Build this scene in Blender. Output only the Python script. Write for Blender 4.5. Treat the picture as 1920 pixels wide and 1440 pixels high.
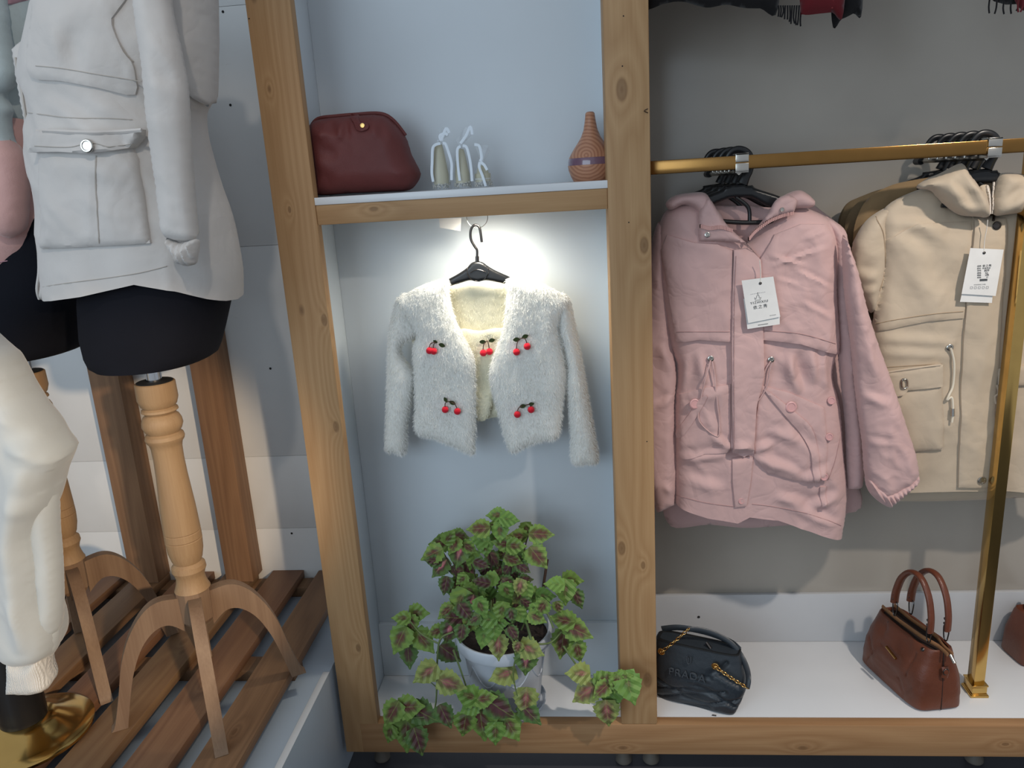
import bpy, bmesh, math, random
import numpy as np
from mathutils import Vector, Matrix, noise, geometry
random.seed(7); np.random.seed(7)
for o in list(bpy.data.objects): bpy.data.objects.remove(o)
SC = bpy.context.scene
COL = SC.collection
PI = math.pi

# ------------------------------------------------------------------ camera
CAM = np.array([-0.0666, -1.6758, 1.3518]); PITCH, ROLL, YAW, FPX = -0.2596, 0.0609, 0.0948, 1442.0
def _rot():
    c, s = math.cos, math.sin
    yaw = np.array([[c(YAW), -s(YAW), 0], [s(YAW), c(YAW), 0], [0, 0, 1]])
    pit = np.array([[1, 0, 0], [0, c(PITCH), -s(PITCH)], [0, s(PITCH), c(PITCH)]])
    rol = np.array([[c(ROLL), 0, s(ROLL)], [0, 1, 0], [-s(ROLL), 0, c(ROLL)]])
    return yaw @ pit @ rol
CR = _rot()
cd = bpy.data.cameras.new('camera'); cam = bpy.data.objects.new('camera', cd); COL.objects.link(cam)
cd.sensor_width = 36; cd.lens = 36 * FPX / 1920; cd.clip_start = 0.02
M = Matrix.Identity(4)
for i in range(3):
    M[i][0] = CR[i, 0]; M[i][1] = CR[i, 2]; M[i][2] = -CR[i, 1]; M[i][3] = CAM[i]
cam.matrix_world = M
SC.camera = cam

# ------------------------------------------------------------------ world, lights, exposure
SC.view_settings.view_transform = 'Standard'; SC.view_settings.look = 'None'
SC.view_settings.exposure = 0.5; SC.view_settings.gamma = 1.0
SC.view_settings.use_curve_mapping = False
w = bpy.data.worlds.new('world'); SC.world = w; w.use_nodes = True
w.node_tree.nodes['Background'].inputs[0].default_value = (0.70, 0.76, 0.84, 1)
w.node_tree.nodes['Background'].inputs[1].default_value = 0.38
def light(name, kind, loc, target, energy, color, **kw):
    d = bpy.data.lights.new(name, kind); o = bpy.data.objects.new(name, d); COL.objects.link(o)
    d.energy = energy; d.color = color
    for k, v in kw.items(): setattr(d, k, v)
    o.location = loc
    o.rotation_euler = (Vector(target) - Vector(loc)).to_track_quat('-Z', 'Y').to_euler()
    return o
light('shop_window_daylight', 'AREA', (-2.3, -4.3, 1.8), (-0.2, 0.1, 1.1), 54, (0.68, 0.85, 1.0), shape='RECTANGLE', size=3.4, size_y=2.4)
light('low_shop_lamp', 'SPOT', (1.1, -2.75, 1.75), (-1.58, 0.35, 0.42), 250, (1.0, 0.76, 0.52), spot_size=0.29, spot_blend=0.4, shadow_soft_size=0.05)
light('ceiling_spot_left', 'SPOT', (-0.3, -1.8, 2.5), (-1.2, 0.42, 1.0), 20, (1.0, 0.9, 0.8), spot_size=0.52, spot_blend=0.6, shadow_soft_size=0.035)
light('ceiling_spot_right', 'SPOT', (1.3, -1.35, 2.5), (0.75, 0.2, 0.25), 100, (1.0, 0.9, 0.8), spot_size=0.84, spot_blend=0.6, shadow_soft_size=0.04)

# ------------------------------------------------------------------ helpers
def lin(c):
    r = []
    for v in c[:3]:
        v = v / 255.0
        r.append(v / 12.92 if v <= 0.04045 else ((v + 0.055) / 1.055) ** 2.4)
    return (r[0], r[1], r[2], 1.0)
def ray(u, v): return CR @ np.array([(u - 960) / FPX, 1.0, -(v - 720) / FPX])
class Pl:
    """vertical plane through O, turned by ang about z; s runs along it, t is height, d sticks out towards the shop"""
    def __init__(self, O, ang=0.0, lean=0.0):
        self.O = np.array(O, float); c, s = math.cos(ang), math.sin(ang)
        self.ex = np.array([c, s, 0.0]); n0 = np.array([s, -c, 0.0])
        self.n = n0 * math.cos(lean) + np.array([0, 0, 1.0]) * math.sin(lean)
        self.ez = np.array([0, 0, 1.0]) * math.cos(lean) - n0 * math.sin(lean)
    def px(self, u, v, d=0.0):
        r = ray(u, v); o = self.O + self.n * d
        k = np.dot(o - CAM, self.n) / np.dot(r, self.n); p = CAM + k * r - o
        return np.array([np.dot(p, self.ex), np.dot(p, self.ez)])
    def pt(self, s, t, d=0.0): return self.O + self.ex * s + self.ez * t + self.n * d
    def w(self, u, v, d=0.0):
        s, t = self.px(u, v, d); return self.pt(s, t, d)
def YP(y): return Pl((0, y, 0))
def at(u, v, y): return YP(y).w(u, v)
def cropf(ox, oy, k): return lambda *pts: [(ox + p[0] / k, oy + p[1] / k) + tuple(p[2:]) for p in pts]

def link(o, parent=None):
    COL.objects.link(o)
    if parent is not None:
        o.parent = parent
        o.matrix_parent_inverse = Matrix.Translation(-Vector(root_loc(parent)))
    return o
def root_loc(p):
    while p.parent is not None: p = p.parent
    return p.location
def thing(name, label, cat, loc, group=None):
    o = bpy.data.objects.new(name, None); o.empty_display_size = 0.05; COL.objects.link(o)
    o.location = tuple(float(v) for v in loc); tag(o, label, cat, group); return o
def tag(o, label=None, cat=None, group=None, kind=None):
    if label: o['label'] = label
    if cat: o['category'] = cat
    if group: o['group'] = group
    if kind: o['kind'] = kind
    return o
def smooth(me, angle=50):
    if len(me.polygons):
        me.polygons.foreach_set('use_smooth', [True] * len(me.polygons))
        me.set_sharp_from_angle(angle=math.radians(angle))
def mesh_obj(name, verts, faces, mat, parent=None, angle=50, sm=True):
    me = bpy.data.meshes.new(name)
    me.from_pydata([tuple(map(float, v)) for v in verts], [], [tuple(map(int, f)) for f in faces]); me.update()
    bm = bmesh.new(); bm.from_mesh(me); bmesh.ops.recalc_face_normals(bm, faces=bm.faces); bm.to_mesh(me); bm.free()
    if sm: smooth(me, angle)
    if mat: me.materials.append(mat)
    o = bpy.data.objects.new(name, me)
    if parent is None:
        c = np.array(verts, float); b = (c.min(0) + c.max(0)) / 2; b[2] = c[:, 2].min()
        me.transform(Matrix.Translation(-Vector(b))); o.location = b
        COL.objects.link(o)
    else:
        # children of children: mesh coordinates stay in world space, the root carries the offset
        COL.objects.link(o); o.parent = parent
        if parent.type == 'EMPTY' or parent.parent is None:
            o.matrix_parent_inverse = Matrix.Translation(-Vector(parent.location))
    return o
def box(name, lo, hi, mat, parent=None, bevel=0.0015, seg=2):
    bm = bmesh.new(); bmesh.ops.create_cube(bm, size=1)
    lo = Vector(lo); hi = Vector(hi)
    for v in bm.verts: v.co = Vector(((lo[i] + hi[i]) / 2 + v.co[i] * (hi[i] - lo[i]) for i in range(3)))
    if bevel: bmesh.ops.bevel(bm, geom=bm.edges[:], offset=bevel, segments=seg, affect='EDGES', profile=0.5)
    vs = [v.co.copy() for v in bm.verts]; bm.verts.index_update()
    fs = [[v.index for v in f.verts] for f in bm.faces]; bm.free()
    return mesh_obj(name, vs, fs, mat, parent, 40)
def catmull(pts, n=6, closed=False):
    pts = [np.array(p, float) for p in pts]; out = []; N = len(pts)
    rng = range(N) if closed else range(N - 1)
    for i in rng:
        if closed: a, b, c, d = pts[i - 1], pts[i], pts[(i + 1) % N], pts[(i + 2) % N]
        else: a, b, c, d = pts[max(i - 1, 0)], pts[i], pts[i + 1], pts[min(i + 2, N - 1)]
        for k in range(n):
            t = k / n
            out.append(0.5 * ((2 * b) + (-a + c) * t + (2 * a - 5 * b + 4 * c - d) * t * t + (-a + 3 * b - 3 * c + d) * t ** 3))
    if not closed: out.append(pts[-1])
    return out
def tube_data(pts, r, sides=8, closed=False, flat=None):
    pts = [np.array(p, float) for p in pts]; N = len(pts); V = []; F = []
    rs = r if hasattr(r, '__len__') else [r] * N
    if hasattr(r, '__len__') and len(r) != N: rs = np.interp(np.linspace(0, 1, N), np.linspace(0, 1, len(r)), r)
    prev = None
    for i in range(N):
        if closed: t = pts[(i + 1) % N] - pts[i - 1]
        else: t = pts[min(i + 1, N - 1)] - pts[max(i - 1, 0)]
        t = t / (np.linalg.norm(t) + 1e-9)
        if prev is None:
            a = np.array([0, -1.0, 0]) if abs(t[1]) < 0.9 else np.array([1.0, 0, 0])
        else: a = prev
        a = a - t * np.dot(a, t); a /= np.linalg.norm(a) + 1e-9; prev = a
        b = np.cross(t, a)
        for k in range(sides):
            g = 2 * PI * k / sides
            ra, rb = (rs[i], rs[i]) if flat is None else (rs[i] * flat[0], rs[i] * flat[1])
            V.append(pts[i] + a * math.cos(g) * ra + b * math.sin(g) * rb)
    m = N if closed else N - 1
    for i in range(m):
        for k in range(sides):
            j = (i + 1) % N; l = (k + 1) % sides
            F.append((i * sides + k, i * sides + l, j * sides + l, j * sides + k))
    if not closed:
        F.append(tuple(range(sides))[::-1]); F.append(tuple((N - 1) * sides + k for k in range(sides)))
    return V, F
def tube(name, pts, r, mat, parent=None, sides=8, n=6, closed=False, flat=None):
    p = catmull(pts, n, closed) if n > 1 else pts
    V, F = tube_data(p, r, sides, closed, flat)
    return mesh_obj(name, V, F, mat, parent, 60)
def lathe(name, prof, c, mat, parent=None, n=40, angle=35):
    V = []; F = []
    for r, z in prof:
        for k in range(n):
            g = 2 * PI * k / n; V.append((c[0] + r * math.cos(g), c[1] + r * math.sin(g), c[2] + z))
    m = len(prof)
    for i in range(m - 1):
        for k in range(n):
            l = (k + 1) % n; F.append((i * n + k, i * n + l, (i + 1) * n + l, (i + 1) * n + k))
    F.append(tuple(range(n))[::-1]); F.append(tuple((m - 1) * n + k for k in range(n)))
    return mesh_obj(name, V, F, mat, parent, angle)
def ball(name, c, r, mat, parent=None, n=16, sc=(1, 1, 1)):
    prof = []
    V = []; F = []; m = n // 2
    for i in range(m + 1):
        th = PI * i / m
        for k in range(n):
            g = 2 * PI * k / n
            V.append((c[0] + r * sc[0] * math.sin(th) * math.cos(g), c[1] + r * sc[1] * math.sin(th) * math.sin(g), c[2] + r * sc[2] * math.cos(th)))
    for i in range(m):
        for k in range(n):
            l = (k + 1) % n; F.append((i * n + k, i * n + l, (i + 1) * n + l, (i + 1) * n + k))
    o = mesh_obj(name, V, F, mat, parent, 80)
    bm = bmesh.new(); bm.from_mesh(o.data); bmesh.ops.remove_doubles(bm, verts=bm.verts, dist=1e-6); bm.to_mesh(o.data); bm.free()
    return o
def loft(name, rings, mat, parent=None, n=36, angle=50, dispf=None):
    """rings: (x0, x1, yc, hy, z, power): superellipse sections"""
    V = []; F = []
    for (x0, x1, yc, hy, z, pw) in rings:
        cx, hx = (x0 + x1) / 2, (x1 - x0) / 2
        for k in range(n):
            g = 2 * PI * k / n; c, s = math.cos(g), math.sin(g)
            V.append([cx + hx * math.copysign(abs(c) ** (2 / pw), c), yc + hy * math.copysign(abs(s) ** (2 / pw), s), z])
    if dispf: V = [dispf(v) for v in V]
    m = len(rings)
    for i in range(m - 1):
        for k in range(n):
            l = (k + 1) % n; F.append((i * n + k, i * n + l, (i + 1) * n + l, (i + 1) * n + k))
    F.append(tuple(range(n))[::-1]); F.append(tuple((m - 1) * n + k for k in range(n)))
    return mesh_obj(name, V, F, mat, parent, angle)

# --- 2-D noise (vectorised)
_perm = np.random.RandomState(3).permutation(512); _g = np.random.RandomState(5).uniform(0, 2 * PI, 512)
def pn(x, y, seed=0):
    x = np.asarray(x, float) + seed * 17.31; y = np.asarray(y, float) + seed * 7.77
    xi = np.floor(x).astype(int); yi = np.floor(y).astype(int); xf = x - xi; yf = y - yi
    def gr(ix, iy, dx, dy):
        a = _g[_perm[(ix + _perm[iy % 512]) % 512]]; return np.cos(a) * dx + np.sin(a) * dy
    u = xf * xf * xf * (xf * (xf * 6 - 15) + 10); v = yf * yf * yf * (yf * (yf * 6 - 15) + 10)
    a = gr(xi, yi, xf, yf); b = gr(xi + 1, yi, xf - 1, yf); c = gr(xi, yi + 1, xf, yf - 1); d = gr(xi + 1, yi + 1, xf - 1, yf - 1)
    return (a + u * (b - a)) * (1 - v) + (c + u * (d - c)) * v
def ridge(x, y, seed=0): return (1 - np.abs(pn(x, y, seed)) * 1.8).clip(0) ** 4

def seg_dist(P, A, B):
    d = B - A; L = (d * d).sum() + 1e-12
    t = (((P - A) @ d) / L).clip(0, 1); q = P - (A + t[:, None] * d); return np.sqrt((q * q).sum(1)), t
def poly_dist(P, poly):
    D = np.full(len(P), 1e9)
    for i in range(len(poly)):
        D = np.minimum(D, seg_dist(P, poly[i - 1], poly[i])[0])
    return D
def inside(P, poly):
    r = np.zeros(len(P), bool); n = len(poly)
    for i in range(n):
        a, b = poly[i - 1], poly[i]
        c = ((a[1] > P[:, 1]) != (b[1] > P[:, 1]))
        with np.errstate(divide='ignore', invalid='ignore'):
            xx = (b[0] - a[0]) * (P[:, 1] - a[1]) / (b[1] - a[1] + 1e-15) + a[0]
        r ^= c & (P[:, 0] < xx)
    return r
def resample(poly, res):
    out = []
    for i in range(len(poly)):
        a, b = poly[i], poly[(i + 1) % len(poly)]; k = max(1, int(round(np.linalg.norm(b - a) / res)))
        for j in range(k): out.append(a + (b - a) * j / k)
    return np.array(out)
def fill(poly, res):
    """triangulated hex grid inside an outline"""
    poly = resample(np.array(poly), res); lo, hi = poly.min(0), poly.max(0)
    pts = []; j = 0; y = lo[1]
    while y < hi[1]:
        x = lo[0] + (res / 2 if j % 2 else 0)
        while x < hi[0]: pts.append((x, y)); x += res
        y += res * 0.866; j += 1
    pts = np.array(pts) if pts else np.zeros((0, 2))
    if len(pts):
        pts = pts[inside(pts, poly)]
        if len(pts): pts = pts[poly_dist(pts, poly) > res * 0.45]
    allp = np.vstack([poly, pts]); nb = len(poly)
    r = geometry.delaunay_2d_cdt([Vector(p) for p in allp], [(i, (i + 1) % nb) for i in range(nb)], [list(range(nb))], 1, 1e-7)
    vv = np.array([tuple(v) for v in r[0]]); tri = [tuple(f) for f in r[2]]
    return vv, tri, poly
SURF = {}
def sample(key, s, t):
    S = SURF[key]; q = np.stack([np.atleast_1d(s), np.atleast_1d(t)], 1); out = np.zeros(len(q))
    for i in range(0, len(q), 400):
        d = ((q[i:i + 400, None, :] - S[None, :, :2]) ** 2).sum(2)
        idx = np.argpartition(d, 5, axis=1)[:, :6]; dd = np.take_along_axis(d, idx, 1); ww = 1 / (dd + 1e-7)
        out[i:i + 400] = (S[idx, 2] * ww).sum(1) / ww.sum(1)
    return out
def crease_fn(pl, creases, d=0.0):
    L = [(pl.px(a, b, d), pl.px(c, e, d), amp, wd) for a, b, c, e, amp, wd in creases]
    def f(s, t):
        P = np.stack([s, t], 1); o = np.zeros(len(P))
        for A, B, amp, wd in L:
            dv = B - A; nn = np.array([-dv[1], dv[0]]) / (np.linalg.norm(dv) + 1e-9)
            tt = ((P - A) @ dv) / (dv @ dv); q = ((P - A) @ nn) / wd
            tap = np.sin(PI * tt.clip(0, 1)) ** 0.7 * ((tt > 0) & (tt < 1))
            o += amp * tap * (np.exp(-q * q) - 0.7 * np.exp(-(q - 1.7) ** 2))
        return o
    return f
def wrinkle(pl, amp=0.004, scale=14, crumple=0.0, cscale=18, seed=0, ang=0.0, stretch=1.6, creases=(), fold=0.0, fscale=20, d=0.0):
    cf = crease_fn(pl, creases, d) if creases else None
    ca, sa = math.cos(ang), math.sin(ang)
    def f(s, t):
        x = s * ca + t * sa; y = (-s * sa + t * ca) / stretch
        o = amp * (pn(x * scale, y * scale, seed) + 0.5 * pn(x * scale * 2.1, y * scale * 2.1, seed + 1))
        if crumple:
            wx = pn(x * 6, y * 6, seed + 2) * 0.06; wy = pn(x * 6, y * 6, seed + 3) * 0.06
            msk = (0.5 + 1.2 * pn(x * 7, y * 7, seed + 6)).clip(0, 1)
            o = o + crumple * msk * (ridge((x + wx) * cscale, (y + wy) * cscale, seed + 4) - 0.35 + 0.5 * ridge((x - wy) * cscale * 1.9, (y + wx) * cscale * 1.9, seed + 5))
        if fold: o = o + fold * pn(s * fscale, t * fscale * 0.18, seed + 7)
        if cf: o = o + cf(s, t)
        return o
    return f
def outline(pl, px, d=0.0, n=5, closed=True):
    """px points -> smoothed outline in plane coordinates; a third value marks a sharp corner"""
    pts = [pl.px(p[0], p[1], d) for p in px]; cor = [len(p) > 2 for p in px]
    hem = [len(p) > 3 for p in px]; global HEMF; HEMF = []
    if n <= 1: HEMF = [hem[i] and hem[(i + 1) % len(px)] for i in range(len(px))]; return pts
    out = []; N = len(pts)
    for i in range(N):
        b, c = pts[i], pts[(i + 1) % N]
        HEMF += [hem[i] and hem[(i + 1) % N]] * n
        a = b - (c - b) * 0.5 if cor[i] else pts[i - 1]
        e = c + (c - b) * 0.5 if cor[(i + 1) % N] else pts[(i + 2) % N]
        for k in range(n):
            t = k / n
            out.append(0.5 * ((2 * b) + (-a + c) * t + (2 * a - 5 * b + 4 * c - e) * t * t + (-a + 3 * b - 3 * c + e) * t ** 3))
    return out
def pillow(name, pl, px, tf, tb, mat, parent=None, D=0.05, res=0.008, wr=None, n=5, bend=None, key=None, pw=0.5, wedge=0.02):
    """a soft body grown from an outline: bulges tf towards the shop and tb away from it"""
    ol = outline(pl, px, 0, n); hemf = list(HEMF)
    V2, T, poly = fill(ol, res)
    if any(hemf):   # open edges (hems) do not close the bulge
        closed = [(ol[i], ol[(i + 1) % len(ol)]) for i in range(len(ol)) if not hemf[i]]
        dist = np.full(len(V2), 1e9)
        for a_, b_ in closed: dist = np.minimum(dist, seg_dist(V2, np.array(a_), np.array(b_))[0])
    else: dist = poly_dist(V2, poly)
    q = (dist / D).clip(0, 1); h = (1 - (1 - q) ** 2) ** pw
    s, t = V2[:, 0], V2[:, 1]
    b = bend(s, t) if bend else np.zeros(len(s))
    wv = wr(s, t) * (dist / wedge).clip(0, 1) if wr else np.zeros(len(s))
    df = b + tf * h + wv; db = b - tb * h + 0.3 * wv
    on = dist < 1e-5
    N = len(V2); V = [pl.pt(s[i], t[i], df[i]) for i in range(N)]; mp = np.arange(N) + 0
    for i in range(N):
        if on[i]: mp[i] = i
        else: mp[i] = len(V); V.append(pl.pt(s[i], t[i], min(db[i], df[i] - 0.001)))
    F = [f for f in T] + [tuple(mp[k] for k in f[::-1]) for f in T]
    o = mesh_obj(name, V, F, mat, parent, 75)
    SURF[key or name] = np.stack([s, t, df], 1)
    return o
def proj_on(pl, key, u, v):
    d = 0.0
    for _ in range(3):
        s, t = pl.px(u, v, d); d = float(sample(key, s, t)[0])
    return s, t, d
def overlay(name, pl, px, key, lift, th, mat, parent=None, D=0.006, res=0.006, n=1, wr=None, newkey=None, puff=0.0, back=0.003):
    """a panel lying on the surface 'key' (pocket, flap, placket)"""
    pts = []
    for p in px:
        s, t, d = proj_on(pl, key, p[0], p[1]); pts.append((s, t, len(p) > 2))
    if n > 1:
        class Q: pass
        q = Q(); q.px = lambda a, b, d=0: np.array([a, b])
        poly0 = outline(q, [((a, b, 1) if c else (a, b)) for a, b, c in pts], 0, n)
    else: poly0 = [np.array(p[:2]) for p in pts]
    V2, T, poly = fill(poly0, res); dist = poly_dist(V2, poly)
    h = (1 - (1 - (dist / D).clip(0, 1)) ** 2) ** 0.5; s, t = V2[:, 0], V2[:, 1]
    base = sample(key, s, t)
    pf = puff * (1 - (1 - (dist / 0.04).clip(0, 1)) ** 2)
    df = base + lift + th * (0.35 + 0.65 * h) + pf + (wr(s, t) * (dist / 0.015).clip(0, 1) if wr else 0)
    db = base - back
    N = len(V2); V = [pl.pt(s[i], t[i], df[i]) for i in range(N)] + [pl.pt(s[i], t[i], db[i]) for i in range(N)]
    F = [f for f in T] + [tuple(k + N for k in f[::-1]) for f in T]
    # side walls along the outline
    from collections import Counter
    ec = Counter()
    for f in T:
        for a, b in zip(f, f[1:] + f[:1]): ec[(a, b)] += 1
    for (a, b) in ec:
        if (b, a) not in ec: F.append((b, a, a + N, b + N))
    o = mesh_obj(name, V, F, mat, parent, 38)
    SURF[newkey or name] = np.stack([s, t, df], 1)
    return o
def seam(name, pl, px, key, mat, parent, r=0.0009, lift=0.0006, n=8):
    pts = []
    for u, v in catmull(px, n):
        s, t, d = proj_on(pl, key, u, v); pts.append(pl.pt(s, t, d + lift))
    return tube(name, pts, r, mat, parent, 5, 1)
def on_surf(pl, key, u, v, lift=0.0):
    s, t, d = proj_on(pl, key, u, v); return pl.pt(s, t, d + lift)
def disc(name, c, nrm, r, h, mat, parent, n=20, dome=0.3, hole=0.0):
    """button: turned disc with axis nrm"""
    nrm = np.array(nrm, float); nrm /= np.linalg.norm(nrm)
    a = np.cross(nrm, [0, 0, 1.0]);
    if np.linalg.norm(a) < 1e-3: a = np.array([1.0, 0, 0])
    a /= np.linalg.norm(a); b = np.cross(nrm, a); c = np.array(c, float)
    prof = [(r * 0.9, 0), (r, h * 0.3), (r, h * 0.7), (r * 0.88, h), (r * 0.7, h), (r * 0.62, h * 0.72), (r * 0.3, h * 0.72)]
    if hole: prof = [(r, 0), (r, h * 0.7), (r * 0.85, h), (r * (hole + 0.1), h), (r * hole, h * 0.6), (r * hole, 0.1 * h)]
    V = []; F = []
    for rr, zz in prof:
        for k in range(n):
            g = 2 * PI * k / n; V.append(c + (a * math.cos(g) + b * math.sin(g)) * rr + nrm * zz)
    m = len(prof)
    for i in range(m - 1):
        for k in range(n):
            l = (k + 1) % n; F.append((i * n + k, i * n + l, (i + 1) * n + l, (i + 1) * n + k))
    F.append(tuple(range(n))[::-1]); F.append(tuple((m - 1) * n + k for k in range(n)))
    return mesh_obj(name, V, F, mat, parent, 40)
def slab(name, pts3, nrm, th, mat, parent=None, bevel=0):
    """flat plate: polygon pts3 extruded by th along nrm"""
    nrm = np.array(nrm, float); nrm /= np.linalg.norm(nrm); n = len(pts3)
    V = [np.array(p, float) for p in pts3] + [np.array(p, float) + nrm * th for p in pts3]
    F = [tuple(range(n)), tuple(range(n, 2 * n))[::-1]] + [(i, (i + 1) % n, (i + 1) % n + n, i + n) for i in range(n)]
    return mesh_obj(name, V, F, mat, parent, 30, sm=False)
def text(name, body, pl, s, t, d, size, mat, parent, rot=0.0, align='CENTER', ext=0.0003, spacing=1.0, sx=1.0):
    cu = bpy.data.curves.new(name, 'FONT'); cu.body = body; cu.size = size; cu.align_x = align; cu.align_y = 'CENTER'
    cu.extrude = ext; cu.space_character = spacing; cu.resolution_u = 3
    tmp = bpy.data.objects.new('tmp', cu); COL.objects.link(tmp)
    dg = bpy.context.evaluated_depsgraph_get(); dg.update()
    me = bpy.data.meshes.new_from_object(tmp.evaluated_get(dg)); bpy.data.objects.remove(tmp)
    X = Vector(pl.ex); Z = Vector(pl.ez); Nn = Vector(pl.n); O = Vector(pl.pt(s, t, d)); c, sn = math.cos(rot), math.sin(rot)
    ax = X * c + Z * sn; ay = -X * sn + Z * c
    for v in me.vertices: v.co = O + ax * v.co.x * sx + ay * v.co.y + Nn * v.co.z
    me.name = name; me.materials.clear(); me.materials.append(mat)
    o = bpy.data.objects.new(name, me); COL.objects.link(o); o.parent = parent
    if parent.parent is None: o.matrix_parent_inverse = Matrix.Translation(-Vector(parent.location))
    return o

# ------------------------------------------------------------------ materials
def newmat(name):
    m = bpy.data.materials.new(name); m.use_nodes = True; nt = m.node_tree
    return m, nt, nt.nodes['Principled BSDF']
def N(nt, t, **kw):
    n = nt.nodes.new(t)
    for k, v in kw.items(): setattr(n, k, v)
    return n
def mixc(nt, fac, a, b, blend='MIX'):
    m = N(nt, 'ShaderNodeMix', data_type='RGBA', blend_type=blend)
    for i, v in ((0, fac), (6, a), (7, b)):
        if hasattr(v, 'is_output') or isinstance(v, bpy.types.NodeSocket): nt.links.new(v, m.inputs[i])
        else: m.inputs[i].default_value = v
    return m.outputs[2]
def math_(nt, op, a, b=None, c=None):
    m = N(nt, 'ShaderNodeMath', operation=op)
    for i, v in enumerate((a, b, c)):
        if v is None: continue
        if isinstance(v, bpy.types.NodeSocket): nt.links.new(v, m.inputs[i])
        else: m.inputs[i].default_value = v
    return m.outputs[0]
def coords(nt, scale=(1, 1, 1), loc=(0, 0, 0)):
    tc = N(nt, 'ShaderNodeTexCoord'); mp = N(nt, 'ShaderNodeMapping')
    mp.inputs['Scale'].default_value = scale; mp.inputs['Location'].default_value = loc
    nt.links.new(tc.outputs['Object'], mp.inputs[0]); return mp.outputs[0]
def noise_(nt, vec, scale, detail=3, rough=0.5, dist=0.0):
    n = N(nt, 'ShaderNodeTexNoise'); n.inputs['Scale'].default_value = scale; n.inputs['Detail'].default_value = detail
    n.inputs['Roughness'].default_value = rough; n.inputs['Distortion'].default_value = dist
    nt.links.new(vec, n.inputs['Vector']); return n.outputs['Fac']
def ramp(nt, fac, stops):
    r = N(nt, 'ShaderNodeValToRGB'); e = r.color_ramp.elements
    while len(e) < len(stops): e.new(0.5)
    for i, (p, c) in enumerate(stops): e[i].position = p; e[i].color = c if len(c) == 4 else (*c, 1)
    nt.links.new(fac, r.inputs[0]); return r.outputs[0]
def bump(nt, b, h, strength=0.3, dist=0.001, prev=None):
    n = N(nt, 'ShaderNodeBump'); n.inputs['Strength'].default_value = strength; n.inputs['Distance'].default_value = dist
    nt.links.new(h, n.inputs['Height'])
    if prev is not None: nt.links.new(prev, n.inputs['Normal'])
    nt.links.new(n.outputs[0], b.inputs['Normal']); return n.outputs[0]
def fabric(name, col, rough=0.8, weave=900, wb=0.25, sheen=0.25, var=0.06, fine=0.25, spec=0.25, crush=0.0, cs=16):
    m, nt, b = newmat(name); v = coords(nt); c = lin(col)
    n = noise_(nt, v, 9, 3)
    d = tuple(x * (1 - var * 2) for x in c[:3]) + (1,); e = tuple(min(1, x * (1 + var)) for x in c[:3]) + (1,)
    nt.links.new(ramp(nt, n, [(0.3, d), (0.7, e)]), b.inputs['Base Color'])
    b.inputs['Roughness'].default_value = rough; b.inputs['Specular IOR Level'].default_value = spec
    b.inputs['Sheen Weight'].default_value = sheen; b.inputs['Sheen Roughness'].default_value = 0.5
    p = bump(nt, b, noise_(nt, v, 60, 4, 0.6), fine, 0.004)
    if crush:   # sharp pressed-in creases of crumpled cloth
        w1 = noise_(nt, v, cs, 2, 0.5, 0.8); r1 = math_(nt, 'ABSOLUTE', math_(nt, 'SUBTRACT', w1, 0.5))
        w2 = noise_(nt, coords(nt, (1, 1, 1), (3.1, 1.7, 0.4)), cs * 1.7, 2, 0.5, 1.0); r2 = math_(nt, 'ABSOLUTE', math_(nt, 'SUBTRACT', w2, 0.5))
        h = math_(nt, 'ADD', math_(nt, 'MINIMUM', math_(nt, 'MULTIPLY', r1, 9.0), 1.0), math_(nt, 'MULTIPLY', math_(nt, 'MINIMUM', math_(nt, 'MULTIPLY', r2, 9.0), 1.0), 0.5))
        p = bump(nt, b, h, crush, 0.004, p)
    bump(nt, b, noise_(nt, v, weave, 2), wb, 0.0006, p)
    return m
def plain(name, col, rough=0.5, metal=0.0, spec=0.5, coat=0.0, bumpy=0.0, bs=300):
    m, nt, b = newmat(name); v = coords(nt); c = lin(col)
    n = noise_(nt, v, 30, 3)
    nt.links.new(ramp(nt, n, [(0.3, tuple(x * 0.93 for x in c[:3]) + (1,)), (0.7, c)]), b.inputs['Base Color'])
    b.inputs['Roughness'].default_value = rough; b.inputs['Metallic'].default_value = metal
    b.inputs['Specular IOR Level'].default_value = spec; b.inputs['Coat Weight'].default_value = coat
    if bumpy: bump(nt, b, noise_(nt, v, bs, 3), bumpy, 0.001)
    return m
def leather(name, col, rough=0.42, scale=420, dark=0.7, wb=0.35):
    m, nt, b = newmat(name); v = coords(nt); c = lin(col)
    n = noise_(nt, v, 14, 4, 0.6)
    nt.links.new(ramp(nt, n, [(0.3, tuple(x * dark for x in c[:3]) + (1,)), (0.7, c)]), b.inputs['Base Color'])
    b.inputs['Roughness'].default_value = rough; b.inputs['Specular IOR Level'].default_value = 0.45
    vo = N(nt, 'ShaderNodeTexVoronoi'); vo.inputs['Scale'].default_value = scale; nt.links.new(v, vo.inputs['Vector'])
    p = bump(nt, b, vo.outputs['Distance'], wb, 0.0006)
    bump(nt, b, noise_(nt, v, 45, 3), 0.25, 0.004, p)
    return m
def paint(name, col, rough=0.4, spec=0.5, scuff=0.25, scol=(120, 110, 100), stain=0.05):
    m, nt, b = newmat(name); v = coords(nt); c = lin(col)
    big = noise_(nt, v, 2.2, 4, 0.6)
    base = ramp(nt, big, [(0.3, tuple(x * (1 - stain * 2) for x in c[:3]) + (1,)), (0.7, c)])
    sc = noise_(nt, coords(nt, (9, 9, 26)), 2.2, 6, 0.75, 0.6)
    mk = ramp(nt, sc, [(0.70, (0, 0, 0)), (0.76, (scuff, scuff, scuff))])
    nt.links.new(mixc(nt, mk, base, lin(scol)), b.inputs['Base Color'])
    b.inputs['Roughness'].default_value = rough; b.inputs['Specular IOR Level'].default_value = spec
    bump(nt, b, noise_(nt, v, 35, 3), 0.04, 0.003)
    return m
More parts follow.
